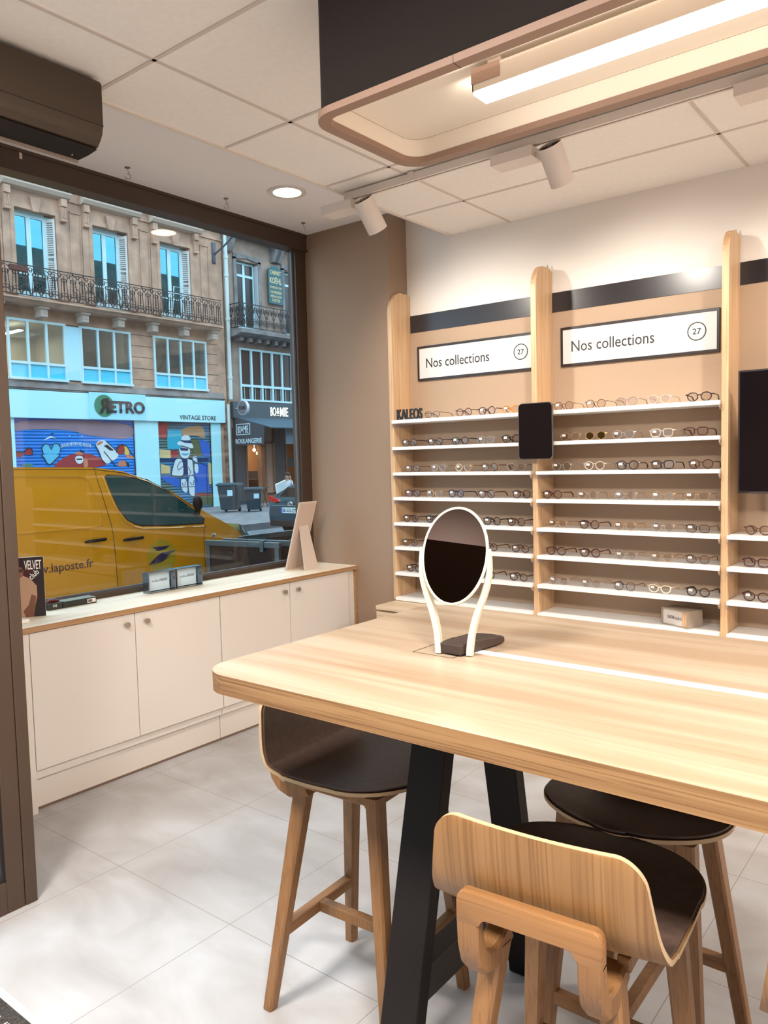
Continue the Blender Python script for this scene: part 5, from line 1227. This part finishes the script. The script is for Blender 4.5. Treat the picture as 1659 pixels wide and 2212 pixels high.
# yellow post van --------------------------------------------------------------
XV = -6.4
VANY = mat('van_yellow', (1.0, .46, .006), .25, coat=.3); VC = XV-.93
t = thing('van', 'yellow post van parked right outside the shop window', 'van', (VC, 3.4, -.30))
def VP(y, z): return (y-3.4, z+.30)
pr_ = [(1.0, -.02), (1.0, 1.45), (1.15, 1.58), (1.6, 1.600), (2.6, 1.607), (3.2, 1.604), (3.965, 1.586), (4.284, 1.540), (4.536, 1.461), (4.799, 1.323), (5.019, 1.181), (5.192, 1.084), (5.372, .993), (5.558, .899), (5.686, .838), (5.80, .77), (5.88, .62), (5.90, .35), (5.86, .10), (5.80, -.04)]
hv = .93
def vt(z):  # width factor by height (local z)
    if z < 1.25: return 1.0
    return 1.0-.105*min(1, (z-1.25)/.62)
def nose(y):  # plan taper at the front, local y
    return 1.0 if y < 1.75 else 1.0-.16*min(1, (y-1.75)/.75)**2
def vform(bm):
    for z in (.4, .8, 1.25, 1.45, 1.65): bmesh.ops.bisect_plane(bm, geom=bm.verts[:]+bm.edges[:]+bm.faces[:], plane_co=(0, 0, z), plane_no=(0, 0, 1))
    for y in (1.75, 1.95, 2.15, 2.35): bmesh.ops.bisect_plane(bm, geom=bm.verts[:]+bm.edges[:]+bm.faces[:], plane_co=(0, y, 0), plane_no=(0, 1, 0))
    for v in bm.verts: v.co.x *= vt(v.co.z)*nose(v.co.y)
    return bm
b = B(); prism(b, [VP(*p) for p in pr_], -hv, hv, 'x', bev=.055, seg=4); vb = link('body', vform(b), VANY, t, True)
def vside(pts, thick, off=0.0):
    b = B(); prism(b, [VP(*p) for p in pts], hv+off, hv+off+thick, 'x'); return vform(b)
wpts = [(4.073, 1.500), (4.10, 1.515), (4.25, 1.505), (4.40, 1.475), (4.534, 1.435), (4.72, 1.345), (4.907, 1.220), (5.06, 1.11), (5.15, 1.03), (5.13, .975), (4.70, .990), (4.40, 1.012), (4.32, 1.035), (4.245, 1.08), (4.17, 1.19), (4.12, 1.33)]
link('side_window_seal', vside(wpts, .003), mat('van_rubber', (.008, .006, .006), .4), t)
ix = [(4.10+(y-4.10)*.985+.004, 1.24+(z-1.24)*.955) for y, z in wpts]
link('side_window', vside(ix, .004), mat('van_side_glass', (.012, .10, .12), .03, spec=1.0), t)  # cyan of the reflections is put into the glass colour
b = B(); P = [(y, z) for y, z in ((4.062, 1.512), (4.25, 1.522), (4.534, 1.452), (4.72, 1.362), (4.907, 1.238))]
def yline(name, pts, r, m, closed=False):
    pts = [(a[0]+(c[0]-a[0])*k/8, a[1]+(c[1]-a[1])*k/8) for a, c in zip(pts[:-1], pts[1:]) for k in range(8)]+[pts[-1]]
    b = B(); tube(b, [(hv+.001, *VP(*p)) for p in pts], r, closed, 5)
    for v in b.verts: v.co.x *= vt(v.co.z)*nose(v.co.y)
    return link(name, b, m, t, True)
VHI = mat('van_yellow_pressing', (.85, .45, .04), .2, coat=.8)
yline('window_frame_pressing', [(4.055, 1.50), (4.10, 1.33), (4.15, 1.19), (4.225, 1.07), (4.31, 1.015), (4.40, .99), (4.70, .968), (5.13, .950)], .008, VHI)
yline('door_seam', [(3.975, 1.58), (4.03, 1.3), (4.075, 1.05), (4.09, .80), (4.103, .461), (4.105, .05)], .003, TEXTB)
yline('wing_seam', [(5.15, .96), (5.125, .90), (5.122, .816), (5.130, .334), (5.13, .1)], .003, TEXTB)
yline('roof_seam', [(3.2, 1.585), (3.965, 1.568), (4.284, 1.525), (4.536, 1.446), (4.799, 1.31), (5.02, 1.165)], .0035, TEXTB)
yline('panel_pressing', [(2.0, 1.055), (3.203, 1.050), (3.90, 1.045), (3.965, 1.06), (3.985, 1.12), (3.96, 1.30), (3.90, 1.47), (3.85, 1.505), (3.203, 1.53), (2.0, 1.535)], .006, VHI)
for (y0, y1, z) in ((3.79, 4.00, .921), (4.18, 4.395, .899)):
    h = B(); tube(h, [(hv+.008, *VP(y0, z)), (hv+.030, *VP(y0+.02, z+.003)), (hv+.030, *VP(y1-.02, z+.008)), (hv+.008, *VP(y1, z+.008))], [.010, .014, .014, .010], n=8); hd = link('door_handle', h, BLACK, t, True)
    g = B(); cyl(g, (hv-.002, *VP((y0+y1)/2, z-.01)), (hv+.003, *VP((y0+y1)/2, z-.01)), .05, n=24); link('handle_cup', g, VHI, hd)
b = B(); prism(b, [VP(*p) for p in ((5.63, .935), (5.66, .86), (5.72, .80), (5.83, .755), (5.84, .79), (5.76, .86), (5.68, .92))], hv*.60, hv*1.02, 'x')
for v in b.verts: v.co.x *= nose(v.co.y)*1.0
link('headlight', b, mat('headlight_glass', (.10, .25, .33), .08, spec=1.0), t)
b = B(); prism(b, [VP(*p) for p in ((5.66, .905), (5.70, .85), (5.76, .815), (5.75, .835), (5.69, .895))], hv*.99, hv*1.035, 'x')
for v in b.verts: v.co.x *= nose(v.co.y)
link('headlight_lamp', b, CHROME, t)
m_ = B(); sphere(m_, (hv+.09, *VP(4.99, 1.20)), .082, 16, 10, (.75, .50, 1.0)); tube(m_, [(hv-.02, *VP(5.06, 1.08)), (hv+.06, *VP(5.02, 1.15))], .03, n=8); link('door_mirror', m_, BLACK, t, True)
g = B(); sphere(g, (hv+.001, *VP(5.253, .847)), .022, 12, 8, (.3, 1.3, 1)); link('side_indicator', g, CHROME, t, True)
ws = B(); wsp = [VP(*p) for p in ((4.60, 1.452), (5.165, 1.115))]
P = [ws.verts.new(p) for p in ((-.74, wsp[0][0], wsp[0][1]+.006), (.74, wsp[0][0], wsp[0][1]+.006), (.80, wsp[1][0], wsp[1][1]+.006), (-.80, wsp[1][0], wsp[1][1]+.006))]
Q = [ws.verts.new(v.co-Vector((0, 0, .004))) for v in P]; ws.faces.new(P); ws.faces.new(Q[::-1])
for i in range(4): ws.faces.new((P[i], Q[i], Q[(i+1) % 4], P[(i+1) % 4]))
link('windscreen', ws, SCREEN, t)
for s in (-1, 1):
    for yy in (1.55, 4.98): 
        w = link('wheel', cyl(B(), (s*(hv-.24), yy-3.4, .33), (s*(hv+.005), yy-3.4, .33), .33, n=32), BLACK, t); link('hub_cap', cyl(B(), (s*(hv+.005), yy-3.4, .33), (s*(hv+.015), yy-3.4, .33), .20, n=24), CHROME, w)
link('lower_sill', bx(-hv-.005, hv+.005, -2.38, 2.3, .28, .42, bev=.02), mat('van_plastic', (.02, .02, .02), .6), t)
def MV(y, z): return MX(hv+.001, y-3.4, z+.30)
lettering('web_address', 'www.laposte.fr', .66, .10, mat('van_lettering', (.045, .02, .05), .5), t, MV(3.205, .665), .001, .01)
lg = B(); cyl(lg, (hv, *VP(4.60, .70)), (hv+.0012, *VP(4.60, .70)), .165, n=40); link('badge_disc', lg, mat('badge_pale_yellow', (.66, .50, .03), .35), t)
for nm, q in (('badge_wing', ((4.44, .63), (4.53, .70), (4.60, .735), (4.78, .745), (4.70, .715), (4.62, .665))), ('badge_tail', ((4.50, .80), (4.70, .795), (4.64, .765), (4.55, .755))), ('badge_bar', ((4.47, .625), (4.60, .665), (4.72, .70), (4.60, .645)))):
    link(nm, prism(B(), [VP(*p) for p in q], hv+.0012, hv+.0025, 'x'), mat('badge_navy', (.02, .03, .14), .4), t)

# dark glazed windbreaks outside the window
ALU = mat('barrier_aluminium', (.09, .13, .15), .35, .5); WBG = mat('smoked_glass', (.012, .014, .020), .06)
def windbreak(x0, x1, y0, y1, lab, clip=None):
    L = math.hypot(x1-x0, y1-y0); t = thing('windbreak', lab, 'barrier', (x0, y0, -.14), math.atan2(y1-y0, x1-x0), 'dark glazed windbreaks on the pavement')
    f = B(); box(f, 0, L, -.02, .02, .985, 1.035, .003); box(f, 0, L, -.02, .02, .05, .09); link('rail', f, ALU, t)
    for xx in (.03, L-.03): link('post', bx(xx-.022, xx+.022, -.016, .016, 0, .985), ALU, t)
    link('panel', bx(.052, L-.052, -.006, .006, .09, .985), WBG, t)
    c = L*.78; link('clamp', bx(c-.018, c+.018, -.028, .028, .95, 1.05), ALU, t)
windbreak(-5.70, -4.87, 4.585, 4.72, 'dark glazed windbreak nearest the shop window')
windbreak(-5.66, -4.66, 4.76, 4.92, 'dark glazed windbreak just behind the nearest one')
windbreak(-5.66, -5.62, 4.95, 6.6, 'long dark glazed windbreak running along the kerb towards the parked car')
